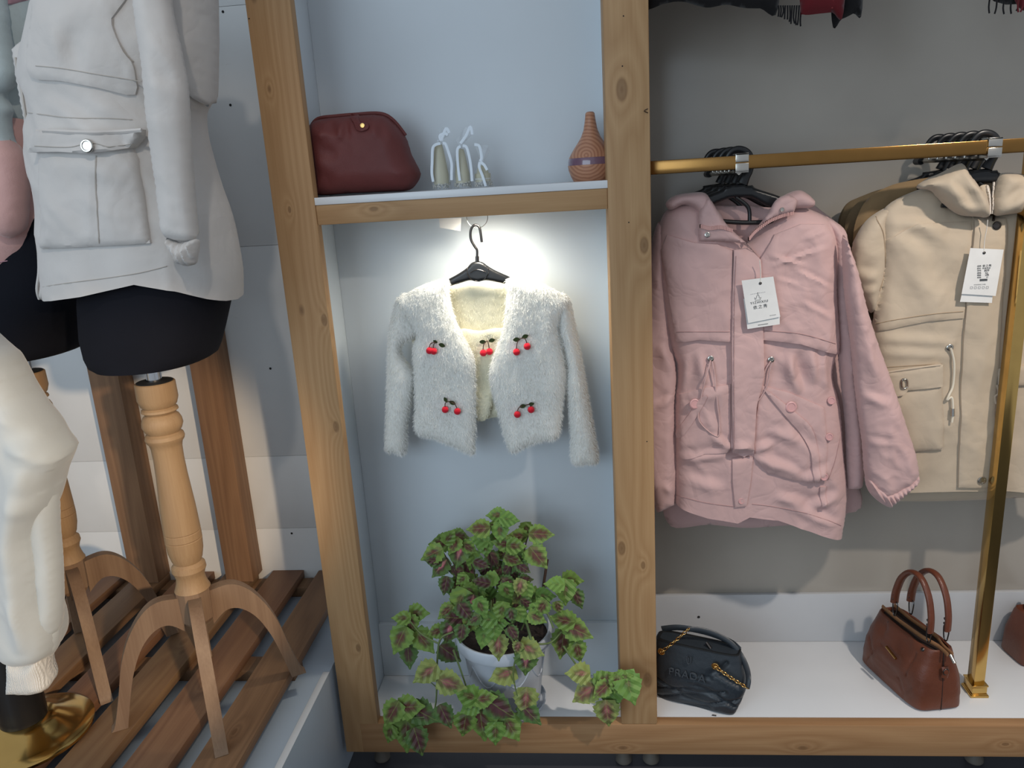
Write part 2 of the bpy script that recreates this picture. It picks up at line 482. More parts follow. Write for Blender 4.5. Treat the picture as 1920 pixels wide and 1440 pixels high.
def wood(name, axis, light_c, dark_c, knots=(), rough=0.55, seed=0.0, ring=26, kc=(96, 66, 42), nk=0.5):
    """knots: (x, y, z, radius) in object space; grain runs along axis"""
    m, nt, b = newmat(name); a = 'xyz'.index(axis)
    sc = [1, 1, 1]; sc[a] = 0.07
    v = coords(nt, tuple(sc), (seed, seed * 1.7, seed * 0.6)); raw = coords(nt)
    warp = noise_(nt, v, 7, 2, 0.5)
    g = math_(nt, 'MULTIPLY', warp, 1.0)
    dk = None
    for (kx, ky, kz, kr) in knots:
        s = [1 / kr] * 3; s[a] = 0.5 / kr
        sub = N(nt, 'ShaderNodeVectorMath', operation='SUBTRACT'); nt.links.new(raw, sub.inputs[0]); sub.inputs[1].default_value = (kx, ky, kz)
        mul = N(nt, 'ShaderNodeVectorMath', operation='MULTIPLY'); nt.links.new(sub.outputs[0], mul.inputs[0]); mul.inputs[1].default_value = s
        ln = N(nt, 'ShaderNodeVectorMath', operation='LENGTH'); nt.links.new(mul.outputs[0], ln.inputs[0]); d = ln.outputs['Value']
        infl = math_(nt, 'POWER', 2.718, math_(nt, 'MULTIPLY', d, -0.55))
        g = math_(nt, 'ADD', g, math_(nt, 'MULTIPLY', infl, 0.26))
        core = ramp(nt, d, [(0.0, (1, 1, 1)), (0.75, (0.8, 0.8, 0.8)), (1.0, (0, 0, 0))])
        dk = core if dk is None else mixc(nt, 1.0, dk, core, 'LIGHTEN')
    rg = math_(nt, 'PINGPONG', math_(nt, 'MULTIPLY', g, ring), 1.0)
    fine = noise_(nt, coords(nt, tuple(1 if i != a else 0.02 for i in range(3))), 260, 3, 0.6)
    f = math_(nt, 'ADD', math_(nt, 'MULTIPLY', rg, 0.38), math_(nt, 'MULTIPLY', fine, 0.62))
    col = ramp(nt, f, [(0.15, lin(light_c)), (0.95, lin(dark_c))])
    blot = noise_(nt, raw, 3.5, 3); col = mixc(nt, math_(nt, 'MULTIPLY', blot, 0.45), col, lin(dark_c))
    # small random pin knots
    vo = N(nt, 'ShaderNodeTexVoronoi'); vo.inputs['Scale'].default_value = 9
    sv = [1, 1, 1]; sv[a] = 0.5; nt.links.new(coords(nt, tuple(sv), (seed * 3, seed, seed)), vo.inputs['Vector'])
    pin = ramp(nt, vo.outputs['Distance'], [(0.03, (nk, nk, nk)), (0.075, (0, 0, 0))])
    col = mixc(nt, pin, col, lin((80, 52, 34)))
    if dk is not None: col = mixc(nt, math_(nt, 'MULTIPLY', dk, 0.55), col, lin(kc))
    nt.links.new(col, b.inputs['Base Color']); b.inputs['Roughness'].default_value = rough
    b.inputs['Specular IOR Level'].default_value = 0.3
    bump(nt, b, f, 0.12, 0.001)
    return m
def rings_wood(name, light_c, dark_c, centre, scale=90, rough=0.35):
    m, nt, b = newmat(name); raw = coords(nt)
    sub = N(nt, 'ShaderNodeVectorMath', operation='SUBTRACT'); nt.links.new(raw, sub.inputs[0]); sub.inputs[1].default_value = centre
    wv = N(nt, 'ShaderNodeTexWave', wave_type='RINGS', rings_direction='Y'); wv.inputs['Scale'].default_value = scale
    wv.inputs['Distortion'].default_value = 2.0; wv.inputs['Detail'].default_value = 2; wv.inputs['Detail Scale'].default_value = 1.0
    nt.links.new(sub.outputs[0], wv.inputs['Vector'])
    nt.links.new(ramp(nt, wv.outputs['Fac'], [(0.2, lin(light_c)), (0.9, lin(dark_c))]), b.inputs['Base Color'])
    b.inputs['Roughness'].default_value = rough
    return m
def glassy(name, col, rough=0.05, alpha=0.3):
    m, nt, b = newmat(name); b.inputs['Base Color'].default_value = lin(col); b.inputs['Roughness'].default_value = rough
    tr = N(nt, 'ShaderNodeBsdfTransparent'); mx = N(nt, 'ShaderNodeMixShader'); mx.inputs[0].default_value = alpha
    out = nt.nodes['Material Output']
    nt.links.new(tr.outputs[0], mx.inputs[1]); nt.links.new(b.outputs[0], mx.inputs[2]); nt.links.new(mx.outputs[0], out.inputs[0])
    return m
# ------------------------------------------------------------------ shared materials
m_wall_l = paint('painted_board_wall', (214, 215, 214), 0.5, scuff=0.6, scol=(132, 112, 96), stain=0.06)
m_panel = paint('white_laminate', (214, 221, 226), 0.5, scuff=0.04, stain=0.03)
m_panel_r = paint('grey_gloss_wall', (170, 162, 151), 0.26, scuff=0.03, stain=0.06)
m_white = paint('white_shelf_laminate', (226, 227, 228), 0.28, scuff=0.08, scol=(150, 140, 130), stain=0.03)
m_plat = paint('blue_white_platform', (178, 190, 202), 0.35, scuff=0.1)
PW, PD = (192, 156, 114), (162, 123, 83)
kp = lambda u, v, y, r: (*[float(x) for x in at(u, v, y)], r)
m_post_l = wood('pine_left_post', 'z', PW, PD, [kp(505, 167, 0, .004), kp(608, 600, 0, .008), kp(630, 800, 0, .008), kp(672, 1215, 0, .007), kp(543, 393, 0, .004)], seed=0.3)
m_post_m = wood('pine_middle_post', 'z', PW, PD, [kp(1166, 168, 0, .013), kp(1208, 460, 0, .010), kp(1166, 1028, 0, .010), kp(1206, 1060, 0, .006), kp(1214, 1275, 0, .012)], seed=1.1)
m_beam = wood('pine_shelf_beam', 'x', PW, PD, [kp(700, 392, 0, .007)], seed=2.0)
m_base = wood('pine_base_beam', 'x', (180, 142, 102), (146, 106, 70), [kp(1168, 1402, 0, .006), kp(1505, 1402, 0, .007), kp(1885, 1395, 0, .005)], seed=2.9)
m_stud = wood('pine_studs', 'z', (152, 118, 88), (114, 84, 62), [], seed=4.2)
m_slat = wood('pine_slats', 'y', (142, 110, 80), (106, 78, 56), [], seed=5.1)
m_turn = wood('turned_pine', 'z', (170, 142, 107), (138, 108, 77), [], seed=6.2, ring=14)
m_leg = wood('worn_pine_legs', 'z', (144, 120, 97), (104, 80, 62), [], seed=7.2, ring=10)
m_dark = plain('dark_gap', (22, 21, 22), 0.8)
m_black_cloth = fabric('black_jersey', (17, 19, 27), 0.85, 1200, 0.15, 0.0, 0.05, 0.1, 0.15)
m_chrome = plain('chrome', (200, 202, 205), 0.12, 1.0)
m_silver = plain('silver_clip', (200, 196, 188), 0.22, 1.0)
m_brass = plain('brass', (212, 174, 104), 0.16, 1.0)
m_brass_r = plain('antique_brass_rail', (150, 112, 64), 0.2, 1.0)
m_gold = plain('gold_hardware', (212, 170, 104), 0.22, 1.0)
m_gun = plain('dark_metal', (88, 84, 82), 0.25, 1.0)
m_hang = plain('black_plastic', (24, 25, 27), 0.32, spec=0.5)
m_paper = plain('white_card', (228, 226, 222), 0.6)
m_ink = plain('black_print', (40, 40, 42), 0.6)
m_ink2 = plain('grey_print', (150, 150, 150), 0.6)
m_string = plain('white_string', (225, 220, 210), 0.7)

# ------------------------------------------------------------------ setting
def struct(o, kind='structure'): o['kind'] = kind; return o
m_floor = plain('dark_floor', (62, 62, 68), 0.45, bumpy=0.1, bs=40)
struct(box('floor', (-3.2, -4.2, -0.2), (3.0, 0.6, -0.16), m_floor, None, 0))
wl = struct(box('wall_left', (-2.6, 0.44, -0.16), (-0.69, 0.50, 2.6), m_dark, None, 0))
z = -0.16
for i, h in enumerate((0.52, 0.235, 0.62, 0.61, 0.78)):
    box('wall_board', (-2.6, 0.424, z + 0.0003), (-0.69, 0.4399, min(z + h, 2.6) - 0.0003), m_wall_l, wl, 0.001); z += h
for k, (x0, x1) in enumerate(((-1.168, -1.083), (-1.474, -1.385), (-1.79, -1.70))):
    struct(box('trim_%d' % (k + 1), (x0, 0.352, 0.2195), (x1, 0.424, 2.6), m_stud, None, 0.002))
for (u, v) in ((432, 197), (547, 1000), (418, 22), (507, 691)):
    c = at(u, v, 0.4235); disc('nail_hole', c, (0, -1, 0), 0.0035, 0.0006, m_dark, wl, 10)

# shelving unit: posts, beams, boards
U = thing('shelving_unit', 'tall pine and white display shelving unit with cardigan niche and hanging bay', 'shelving unit', (0.0, 0.0, -0.16))
xl0, xl1, xm0, xm1 = -0.7264, -0.6319, 0.0, 0.09
ZS, ZT, ZB = 1.3384, 1.3223, 1.2796
box('post', (xl0, 0, -0.09), (xl1, 0.03, 2.6), m_post_l, U, 0.002)
box('post', (xm0, 0, 0.0), (xm1, 0.12, 2.6), m_post_m, U, 0.003)
box('base_beam', (-0.6815, -0.0005, -0.09), (1.6, 0.03, 0.0), m_base, U, 0.003)
# lap joint at the foot of the left post
box('shelf_beam', (xl1, 0.004, ZB), (xm0, 0.045, ZT), m_beam, U, 0.002)
box('shelf_board', (-0.664, 0.002, ZT), (0.012, 0.2145, ZS), m_white, U, 0.001)
box('side_panel', (-0.682, 0.031, -0.018), (-0.6645, 0.232, 2.6), m_panel, U, 0.001)
box('divider_panel', (0.012, 0.1205, 0.0), (0.03, 0.37, 2.6), m_panel, U, 0.001)
box('back_panel', (-0.6645, 0.215, 0.0), (0.012, 0.232, 2.6), m_panel, U, 0.001)
box('kick_board', (-0.664, 0.2, 0.0), (0.0115, 0.2149, 0.165), m_panel, U, 0.001)
box('back_panel', (0.03, 0.37, 0.0), (1.7, 0.386, 2.6), m_panel_r, U, 0.001)
box('kick_board', (0.0305, 0.356, 0.0), (1.7, 0.3699, 0.154), paint('shaded_kick_laminate', (190, 191, 193), 0.35, scuff=0.05), U, 0.001)  # white board, greyed: the shade falling on it is put into its colour
box('floor_board', (-0.664, 0.0305, -0.018), (0.011, 0.214, -0.0005), m_white, U, 0.001)
box('floor_board', (0.012, 0.0305, -0.018), (1.7, 0.37, -0.0005), m_white, U, 0.001)
box('upper_shelf', (0.0905, 0.02, 1.93), (1.7, 0.369, 1.95), m_white, U, 0.001)
for (fx, fy) in ((-0.651, 0.06), (0.006, 0.06), (0.078, 0.062), (0.9, 0.07)):
    lathe('foot', [(0.02, 0), (0.022, 0.003), (0.021, 0.012), (0.017, 0.02), (0.016, 0.05), (0.02, 0.0695)], (fx, fy, -0.16), plain('foot_plastic', (96, 90, 82), 0.6), U, 20)
for u, v in ((1310, 1157),): disc('screw_hole', at(u, v, 0.3555), (0, -1, 0), 0.004, 0.0005, m_dark, U, 12)
hk = at(1212, 208, 0)
tube('staple', [hk + (0.003, 0, 0.004), hk + (-0.005, -0.004, 0), hk + (0.003, 0, -0.004)], 0.0009, m_gun, U, 6, 3)
for u, v in ((1169, 30), (1167, 124), (1179, 417), (1213, 828), (467, 35)):
    disc('nail_hole', at(u, v, 0) + np.array([0, 0.0002, 0]), (0, -1, 0), 0.0015, 0.0004, m_dark, U, 8)

# lamp under the shelf
L = thing('puck_light', 'round white spot lamp under the shelf above the cardigan', 'lamp', (-0.275, 0.066, 1.2995))
lathe('housing', [(0.0195, 0.0225), (0.0195, 0.004), (0.0175, 0.0), (0.0145, 0.0), (0.0145, 0.003)], (-0.275, 0.066, 1.2995), m_white, L, 28)
ml, nt, b = newmat('lamp_lens'); b.inputs['Emission Color'].default_value = (1, 0.93, 0.8, 1); b.inputs['Emission Strength'].default_value = 12
lathe('lens', [(0.0, -0.001), (0.014, -0.001), (0.014, 0.002), (0.0, 0.002)], (-0.275, 0.066, 1.2995), ml, L, 28)
light('puck_light_beam', 'SPOT', (-0.275, 0.066, 1.290), (-0.275, 0.075, 0.2), 7.4, (1.0, 0.93, 0.79), spot_size=2.95, spot_blend=1.0, shadow_soft_size=0.05)

# white platform
P0 = thing('platform', 'low white box platform under the dress forms, left of the shelving', 'platform', (-1.3, -0.2, -0.16))
box('box_body', (-2.4, -0.75, -0.16), (-0.7375, 0.4235, 0.1645), m_plat, P0, 0.001)
box('edge_strip', (-0.7535, -0.75, 0.1648), (-0.7365, -0.015, 0.1665), m_white, P0, 0.0005)
# slatted pallet
S0 = thing('slatted_pallet', 'wooden slatted pallet lying on the white platform', 'pallet', (-1.3, -0.2, 0.1647))
for yb in (0.385, -0.02, -0.5):
    box('batten', (-2.1, yb - 0.03, 0.1649), (-0.815, yb + 0.03, 0.1949), m_slat, S0, 0.001)
sx = -0.805
first = None
for k in range(9):
    x1 = sx - k * 0.145; wd = 0.099 + 0.003 * ((k * 7) % 3 - 1)
    dz = 0.0006 * ((k * 5) % 4 - 2)
    if x1 - wd < -2.12: break
    box('slat', (x1 - wd, -0.7, 0.195), (x1, 0.418 + 0.004 * (k % 2), 0.2192), wood('pine_slat_%d' % k, 'y', (148 - 4 * (k % 3), 113 - 3 * (k % 2), 82), (110, 80 - 4 * (k % 2), 57), [(x1 - 0.05, -0.3 + 0.17 * (k % 4), 0.22, 0.007)], seed=5.1 + k * 0.83), S0, 0.0015)

# ------------------------------------------------------------------ dress forms
def column_profile():
    """(px y, px half width) read along the front form's turned column"""
    return [(714, 33), (716, 34.5), (745, 35), (757, 31), (761, 27), (764, 31), (768, 32), (771, 28), (774, 26), (778, 31), (786, 34.5), (795, 35.5), (804, 32), (809, 28), (813, 33), (819, 34.5), (824, 33), (829, 29), (838, 27), (860, 26.5), (890, 27.5), (920, 29.5), (950, 31.5), (976, 32.5), (994, 33.2), (995.5, 32), (997, 33.2), (1008, 33.5), (1009.5, 32), (1011, 33.5), (1030, 32), (1046, 28), (1052, 25), (1055, 27), (1058, 30.5), (1066, 31.5), (1073, 28), (1080, 26), (1090, 28), (1098, 31), (1102, 33)]
AX = np.array([-0.955, -0.19])
def form_z(v): return float(at(330, v, AX[1])[2])
def dress_form(off, label, foot_rot=0.0):
    ox, oy = AX + np.array(off)
    T = thing('dress_form', label, 'dress form', (ox, oy, 0.2195), 'dress forms on turned wooden tripods')
    zt = form_z(714); kpx = (1.52) / 1442
    prof = []
    for v, h in column_profile()[::-1]: prof.append((h * 0.00116, form_z(v)))
    lathe('column', [(0.001, form_z(1103))] + prof + [(0.001, zt)], (ox, oy, 0), m_turn, T, 32, 28)
    zb = form_z(1101)
    bb = []
    lathe('hub', [(0.030, zb - 0.085), (0.0365, zb - 0.075), (0.038, zb), (0.034, zb + 0.004)], (ox, oy, 0), m_leg, T, 8, 20)
    lathe('cap', [(0.036, zt - 0.0005), (0.036, zt + 0.0015), (0.012, zt + 0.002)], (ox, oy, 0), m_dark, T, 24)
    lathe('pole', [(0.0155, zt), (0.0155, zt + 0.06)], (ox, oy, 0), m_chrome, T, 20)
    out = [(0.03, .498), (0.075, .502), (0.11, .482), (0.143, .436), (0.168, .375), (0.186, .30), (0.204, .235), (0.214, .2205)]
    inn = [(0.180, .2205), (0.164, .29), (0.146, .352), (0.121, .405), (0.09, .436), (0.06, .440), (0.03, .415)]
    po = catmull([(a, b_, 0) for a, b_ in out], 5); pi_ = catmull([(a, b_, 0) for a, b_ in inn], 5)
    P = [(p[0], p[1]) for p in po] + [(p[0], p[1]) for p in pi_]
    for k in range(4):
        g = math.radians(30 + 90 * k) + foot_rot; c, s = math.cos(g), math.sin(g); h = 0.0135
        n = len(P); V = []; F = []
        for sd in (-1, 1):
            for r, zz in P: V.append((ox + c * r - s * h * sd, oy + s * r + c * h * sd, zz))
        # strip faces between the outer and inner edge keep the curved board clean
        no, ni = len(po), len(pi_)
        for sd in range(2):
            b0 = sd * n
            for i in range(no - 1):
                j0 = b0 + n - 1 - min(int(round(i * (ni - 1) / (no - 1))), ni - 1); j1 = b0 + n - 1 - min(int(round((i + 1) * (ni - 1) / (no - 1))), ni - 1)
                F.append((b0 + i, b0 + i + 1, j1) if j0 == j1 else (b0 + i, b0 + i + 1, j1, j0))
        for i in range(n): F.append((i, (i + 1) % n, (i + 1) % n + n, i + n))
        o = mesh_obj('leg', V, F, m_leg, T, 35)
    # torso (hip section of the form)
    R = []
    yl = -0.19
    sil = [(676, 205, 385), (670, 190, 395), (655, 181, 402), (620, 171, 412), (560, 166, 426), (500, 168, 432), (430, 170, 410), (330, 165, 370), (240, 160, 345), (150, 140, 340), (60, 130, 340), (-40, 140, 340), (-120, 160, 330)]
    for v, a, b_ in sil:
        pa, pb = at(a, v, yl), at(b_, v, yl); zz = (pa[2] + pb[2]) / 2
        R.append((pa[0] - AX[0] + ox, pb[0] - AX[0] + ox, oy, 0.105 if v > 680 else (0.126 if v > 490 else 0.10), zz, 2.3))
    loft('torso', R, m_black_cloth, T, 40, 40)
    return T
dress_form((0, 0), 'black dress form on turned wooden tripod wearing the grey-beige parka')
dress_form((-0.392, 0.142), 'black dress form on wooden tripod wearing the pink and aqua jacket', 0.2)
# ------------------------------------------------------------------ grey-beige parka on the front form
m_parka = fabric('parka_cotton', (200, 196, 192), 0.75, 1400, 0.12, 0.15, 0.03, 0.12, crush=0.12, cs=8)
m_parka_seam = fabric('parka_seam', (176, 170, 162), 0.8)
m_zip = plain('zip_tape', (190, 184, 176), 0.5)
pk = YP(-0.19)
K = thing('parka', 'grey-beige hooded parka with big flap pocket on the front dress form', 'jacket', (-0.95, -0.19, 1.15))
body_px = [(150, -90), (110, -30), (84, 30), (66, 90), (63, 150), (76, 190), (82, 215), (74, 240), (74, 290), (90, 380), (98, 460), (106, 553, 1, 1), (150, 549, 1, 1), (240, 535, 1, 1), (328, 515, 1, 1), (385, 530, 1, 1), (446, 561, 1, 1), (444, 500), (426, 410), (400, 335), (380, 262), (374, 215), (384, 190), (390, 110), (388, 30), (380, -40), (340, -100)]
cr = [(120, 200, 260, 300, .004, .014), (180, 190, 330, 260, .005, .016), (90, 190, 180, 230, .003, .012), (360, 230, 420, 500, .005, .02), (300, 320, 330, 500, .004, .015), (250, 60, 350, 120, .006, .02), (330, 20, 370, 150, .006, .018), (130, 60, 145, 140, .004, .014), (150, 20, 110, 120, .004, .02)]
pillow('body', pk, body_px, 0.15, 0.15, m_parka, K, 0.16, 0.008, wrinkle(pk, .007, 9, .007, 10, 1, 0.5, 1.8, [c_[:4] + (c_[4] * 1.5, c_[5]) for c_ in cr], 0.004, 16, 0.12), key='parka')
# far front edge with zip, seen in front of the bust
pz = YP(-0.207)
pillow('front_facing', pz, [(104, -30), (74, 52), (30, 84), (25, 108), (44, 220), (58, 290), (70, 340), (72, 480), (72, 561, 1), (84, 562), (103, 552, 1), (96, 470), (84, 370), (80, 290), (90, 215), (72, 150), (72, 95), (95, 30), (122, -30)], 0.014, 0.02, m_parka, K, 0.02, 0.007, wrinkle(pz, .003, 15, seed=3), key='pkface')
tube('zip', [on_surf(pz, 'pkface', u, v, .002) for u, v in ((30, 108), (40, 160), (50, 220), (60, 280))], .0022, m_zip, K, 6)
tube('zip', [on_surf(pz, 'pkface', u, v, .002) for u, v in ((76, 300), (80, 380), (88, 470), (94, 545))], .0025, m_zip, K, 6)
tube('zip_pull', [at(78, 45, -.232), at(75, 52, -.237), at(78, 58, -.237), at(82, 52, -.237)], .002, m_silver, K, 6, 4, True)
tube('drawcord', [on_surf(pz, 'pkface', u, v, .004) for u, v in ((70, 215), (62, 222), (60, 260), (66, 330), (72, 420), (76, 500), (74, 540), (76, 560))], .0028, m_parka, K, 8)
# storm flap over the chest
overlay('storm_flap', pk, [(112, -30), (90, 30), (76, 92), (75, 147), (120, 153), (190, 166), (268, 180), (262, 128), (238, 100), (222, 66), (214, 36), (226, -25)], 'parka', .004, .004, m_parka, K, n=3, wr=wrinkle(pk, .004, 12, .002, 14, 4), newkey='pkflap')
seam('hem_seam', pk, [(69, 124), (120, 129), (190, 141), (265, 153)], 'pkflap', m_parka_seam, K, .0008)
pillow('back_yoke', YP(-.2), [(330, -60), (386, -50), (395, 40), (395, 120), (392, 203, 1), (374, 190, 1), (352, 172, 1), (340, 100)], .11, .11, m_parka, K, .07, .008, wrinkle(pk, .005, 14, .003, 14, 9, 0, 2, [(350, 20, 372, 150, .008, .014), (335, 60, 360, 120, .006, .012)], d=.1))
# waist casing and hem line
seam('waist_seam', pk, [(84, 215), (130, 221), (200, 222), (262, 226)], 'parka', m_parka_seam, K)
seam('hem_seam', pk, [(108, 532), (180, 524), (260, 512), (322, 497)], 'parka', m_parka_seam, K)
seam('armhole_seam', pk, [(232, -10), (214, 36), (222, 70), (240, 102), (258, 118)], 'parka', m_parka_seam, K, .0015)
# pocket with flap
pc = overlay('pocket', pk, [(90, 285, 1), (262, 268, 1), (278, 300), (288, 455, 1), (196, 461), (103, 462, 1)], 'parka', .004, .006, m_parka, K, D=.003, puff=0.006, wr=wrinkle(pk, .004, 10, .003, 12, 6, creases=[(178, 300, 180, 455, .003, .008), (100, 300, 250, 330, .006, .02)], d=.15), newkey='pkpocket')
seam('pocket_pleat', pk, [(180, 292), (178, 350), (183, 410), (186, 456)], 'pkpocket', m_parka_seam, pc, .0012)
fl = overlay('pocket_flap', pk, [(78, 243, 1), (170, 246), (268, 243, 1), (266, 258), (250, 278, 1), (210, 284), (170, 288), (120, 285), (62, 286, 1)], 'pkpocket', .012, .006, m_parka, K, D=.003, newkey='pkflap2', back=.012)
seam('piping', pk, [(79, 245), (120, 247), (180, 249), (230, 247), (266, 244)], 'pkflap2', m_parka, fl, .0035, .001)
seam('stitching', pk, [(66, 274), (130, 276), (170, 268), (210, 276), (245, 270)], 'pkflap2', m_parka_seam, fl, .0008)
disc('button', on_surf(pk, 'pkflap2', 165, 274, .0005), (0, -1, .1), .0115, .005, m_silver, fl)
# sleeve in front of the body
ps = YP(-0.345)
pillow('sleeve', ps, [(262, -60), (250, -10), (256, 50), (266, 120), (272, 190), (280, 260), (290, 330), (298, 395), (304, 436), (318, 448), (345, 453), (367, 447), (367, 430), (362, 370), (357, 300), (352, 220), (347, 150), (333, 80), (318, 10), (310, -60)], 0.03, 0.05, m_parka, K, 0.05, 0.007, wrinkle(ps, .005, 12, .006, 11, 8, 0.3, 2.2, [(290, 150, 340, 190, .005, .012), (270, 100, 300, 200, .004, .012), (280, 60, 330, 140, .006, .014), (330, 300, 345, 430, .003, .01), (300, 435, 366, 450, .003, .008)], d=.03), key='pksleeve')
cf = pillow('cuff', ps, [(312, 446), (340, 455), (368, 448), (371, 470), (366, 496, 1), (350, 499), (334, 494, 1), (322, 470)], 0.03, 0.03, m_parka, K, 0.03, 0.0032, lambda s, t: 0.004 * np.sin(s * 640 + 40 * t), key='pkcuff', wedge=.004)
# hood lying on the shoulders, mostly above the frame
pillow('hood', YP(-0.17), [(375, -120), (395, -40), (394, 30), (385, 75), (376, 92), (365, 40), (350, -60)], 0.09, 0.09, m_parka, K, 0.06, 0.01, wrinkle(pk, .005, 12))
for u, v in ((94, 485), (93, 531)): ball('snap', on_surf(pz, 'pkface', u, v, .002), .006, m_parka, K, 12, (1, .5, 1))

# ------------------------------------------------------------------ colour-block jacket on the rear form
m_aqua = fabric('aqua_nylon', (196, 210, 212), 0.6); m_pinkb = fabric('dusty_pink_nylon', (222, 178, 172), 0.65); m_mauve = fabric('mauve_nylon', (190, 148, 160), 0.65)
pj = YP(-0.05)
J = thing('windbreaker', 'pink, mauve and pale aqua colour-block jacket on the rear dress form', 'jacket', (-1.36, -0.05, 1.15))
pillow('body', pj, [(-130, -90), (70, -90), (96, 0), (100, 120), (92, 230), (98, 330), (110, 440), (84, 540, 1, 1), (0, 545, 1, 1), (-70, 550, 1, 1), (-150, 545, 1, 1), (-160, 400), (-140, 230), (-150, 60)], 0.125, 0.14, m_aqua, J, 0.1, 0.01, wrinkle(pj, .006, 9, .004, 10, 21, .3), key='cb')
pillow('pink_panel', pj, [(-150, 222, 1, 1), (0, 226, 1, 1), (34, 224, 1, 1), (60, 222, 1, 1), (95, 230, 1, 1), (102, 330), (114, 440), (88, 543, 1, 1), (0, 548, 1, 1), (-70, 553, 1, 1), (-154, 548, 1, 1), (-166, 400)], .138, .145, m_pinkb, J, .09, .009, wrinkle(pj, .005, 9, .006, 10, 23, .6, 1.6, [(0, 330, 60, 420, .008, .014), (20, 300, 70, 360, .007, .012), (-10, 420, 70, 500, .007, .016)], d=.1), key='cbp')
overlay('mauve_yoke', pj, [(-10, -60), (62, -60), (80, 10), (72, 24), (46, 30), (44, 40), (16, 43), (4, 10)], 'cb', .008, .003, m_mauve, J, n=1)
pillow('sleeve', YP(-0.17), [(-60, -90), (-10, -60), (6, 20), (10, 60), (22, 110), (28, 140), (18, 165), (4, 178), (16, 205), (12, 225), (18, 260), (40, 300), (42, 380), (36, 430), (10, 440), (-20, 400), (-50, 250), (-60, 100)], .04, .05, m_aqua, J, .05, .008, wrinkle(pj, .006, 14, .004, 14, 25), key='cbs')
pillow('sleeve_panel', YP(-0.17), [(-60, 250, 1), (0, 258, 1), (17, 258, 1), (42, 300), (45, 380), (39, 433), (10, 445), (-24, 404), (-56, 300)], .046, .054, m_pinkb, J, .05, .008, wrinkle(pj, .006, 14, .005, 12, 27))
seam('pocket_seam', pj, [(38, 482), (56, 482), (76, 480)], 'cbp', m_mauve, J, .0012, .004)

# ------------------------------------------------------------------ joggers on a brass-footed stand
bc = np.array([-1.325, -0.315])
ST = thing('display_stand', 'round brass foot with thick black tube, under the white joggers', 'display stand', (bc[0], bc[1], 0.2195))
lathe('brass_foot', [(0.128, 0.0), (0.134, 0.004), (0.134, 0.010), (0.128, 0.014), (0.112, 0.017), (0.085, 0.026), (0.066, 0.038), (0.055, 0.046), (0.001, 0.047)], (bc[0], bc[1], .2195), m_brass, ST, 56, 40)
lathe('tube', [(0.047, .266), (0.047, 1.0)], (bc[0], bc[1], 0), m_hang, ST, 36)
m_jog = fabric('white_fleece', (184, 191, 193), 0.9, 1500, 0.1, 0.3, 0.02, 0.1)
m_rib, nt, b = newmat('white_rib_knit'); b.inputs['Base Color'].default_value = lin((214, 214, 210)); b.inputs['Roughness'].default_value = 0.9
wv = N(nt, 'ShaderNodeTexWave', bands_direction='X'); wv.inputs['Scale'].default_value = 120; nt.links.new(coords(nt), wv.inputs['Vector']); bump(nt, b, wv.outputs['Fac'], 0.6, 0.002)
JG = thing('joggers', 'white fleece joggers with ribbed cuffs hanging over the brass-footed stand', 'trousers', (bc[0], bc[1], 0.33))
pg = YP(-0.35)
pillow('leg', pg, [(-120, 600), (-20, 655), (8, 690), (34, 738), (72, 790), (114, 852), (112, 868), (98, 905), (88, 950), (70, 1000), (76, 1060), (82, 1130), (96, 1190), (94, 1226), (70, 1238), (38, 1238), (8, 1215), (-10, 1140), (-40, 1000), (-80, 850)], .05, .10, m_jog, JG, .04, .007, wrinkle(pg, .007, 8, .006, 8, 31, 0.2, 2.5, [(-10, 782, 80, 806, .016, .014), (10, 845, 118, 860, .012, .016), (30, 860, 14, 1120, .014, .022), (10, 940, 90, 1000, .010, .018), (40, 880, 60, 1000, .012, .016), (20, 1080, 40, 1230, .012, .014), (-5, 720, 40, 780, .01, .015)], d=.05), key='jog')
pillow('leg', YP(-.335), [(50, 930), (97, 925), (105, 1005), (110, 1070), (112, 1150), (107, 1184), (90, 1188), (80, 1175), (66, 1060)], .03, .04, m_jog, JG, .025, .007, wrinkle(pg, .006, 12, .003, 12, 35, 0, 2))
pillow('cuff', YP(-.335), [(84, 1182), (106, 1180), (107, 1212), (98, 1228), (86, 1226)], .025, .03, m_jog, JG, .02, .006)
pillow('cuff', pg, [(20, 1228), (50, 1236), (78, 1230), (86, 1262), (92, 1288), (70, 1297), (42, 1297), (16, 1296, 1), (18, 1262)], .03, .06, m_rib, JG, .03, .005, lambda s, t: .0022 * np.sin(s * 1500), key='jcuff')
pillow('leg', YP(-0.27), [(-160, 640), (-60, 700), (-30, 800), (-10, 950), (0, 1080), (6, 1180), (2, 1210), (-30, 1216), (-70, 1190), (-110, 1000)], .05, .05, m_jog, JG, .05, .009, wrinkle(pg, .006, 10, seed=33))
pillow('cuff', YP(-0.27), [(-40, 1205), (8, 1204), (16, 1250), (-2, 1262), (-40, 1262)], .03, .04, m_rib, JG, .03, .006, lambda s, t: .0022 * np.sin(s * 1500))
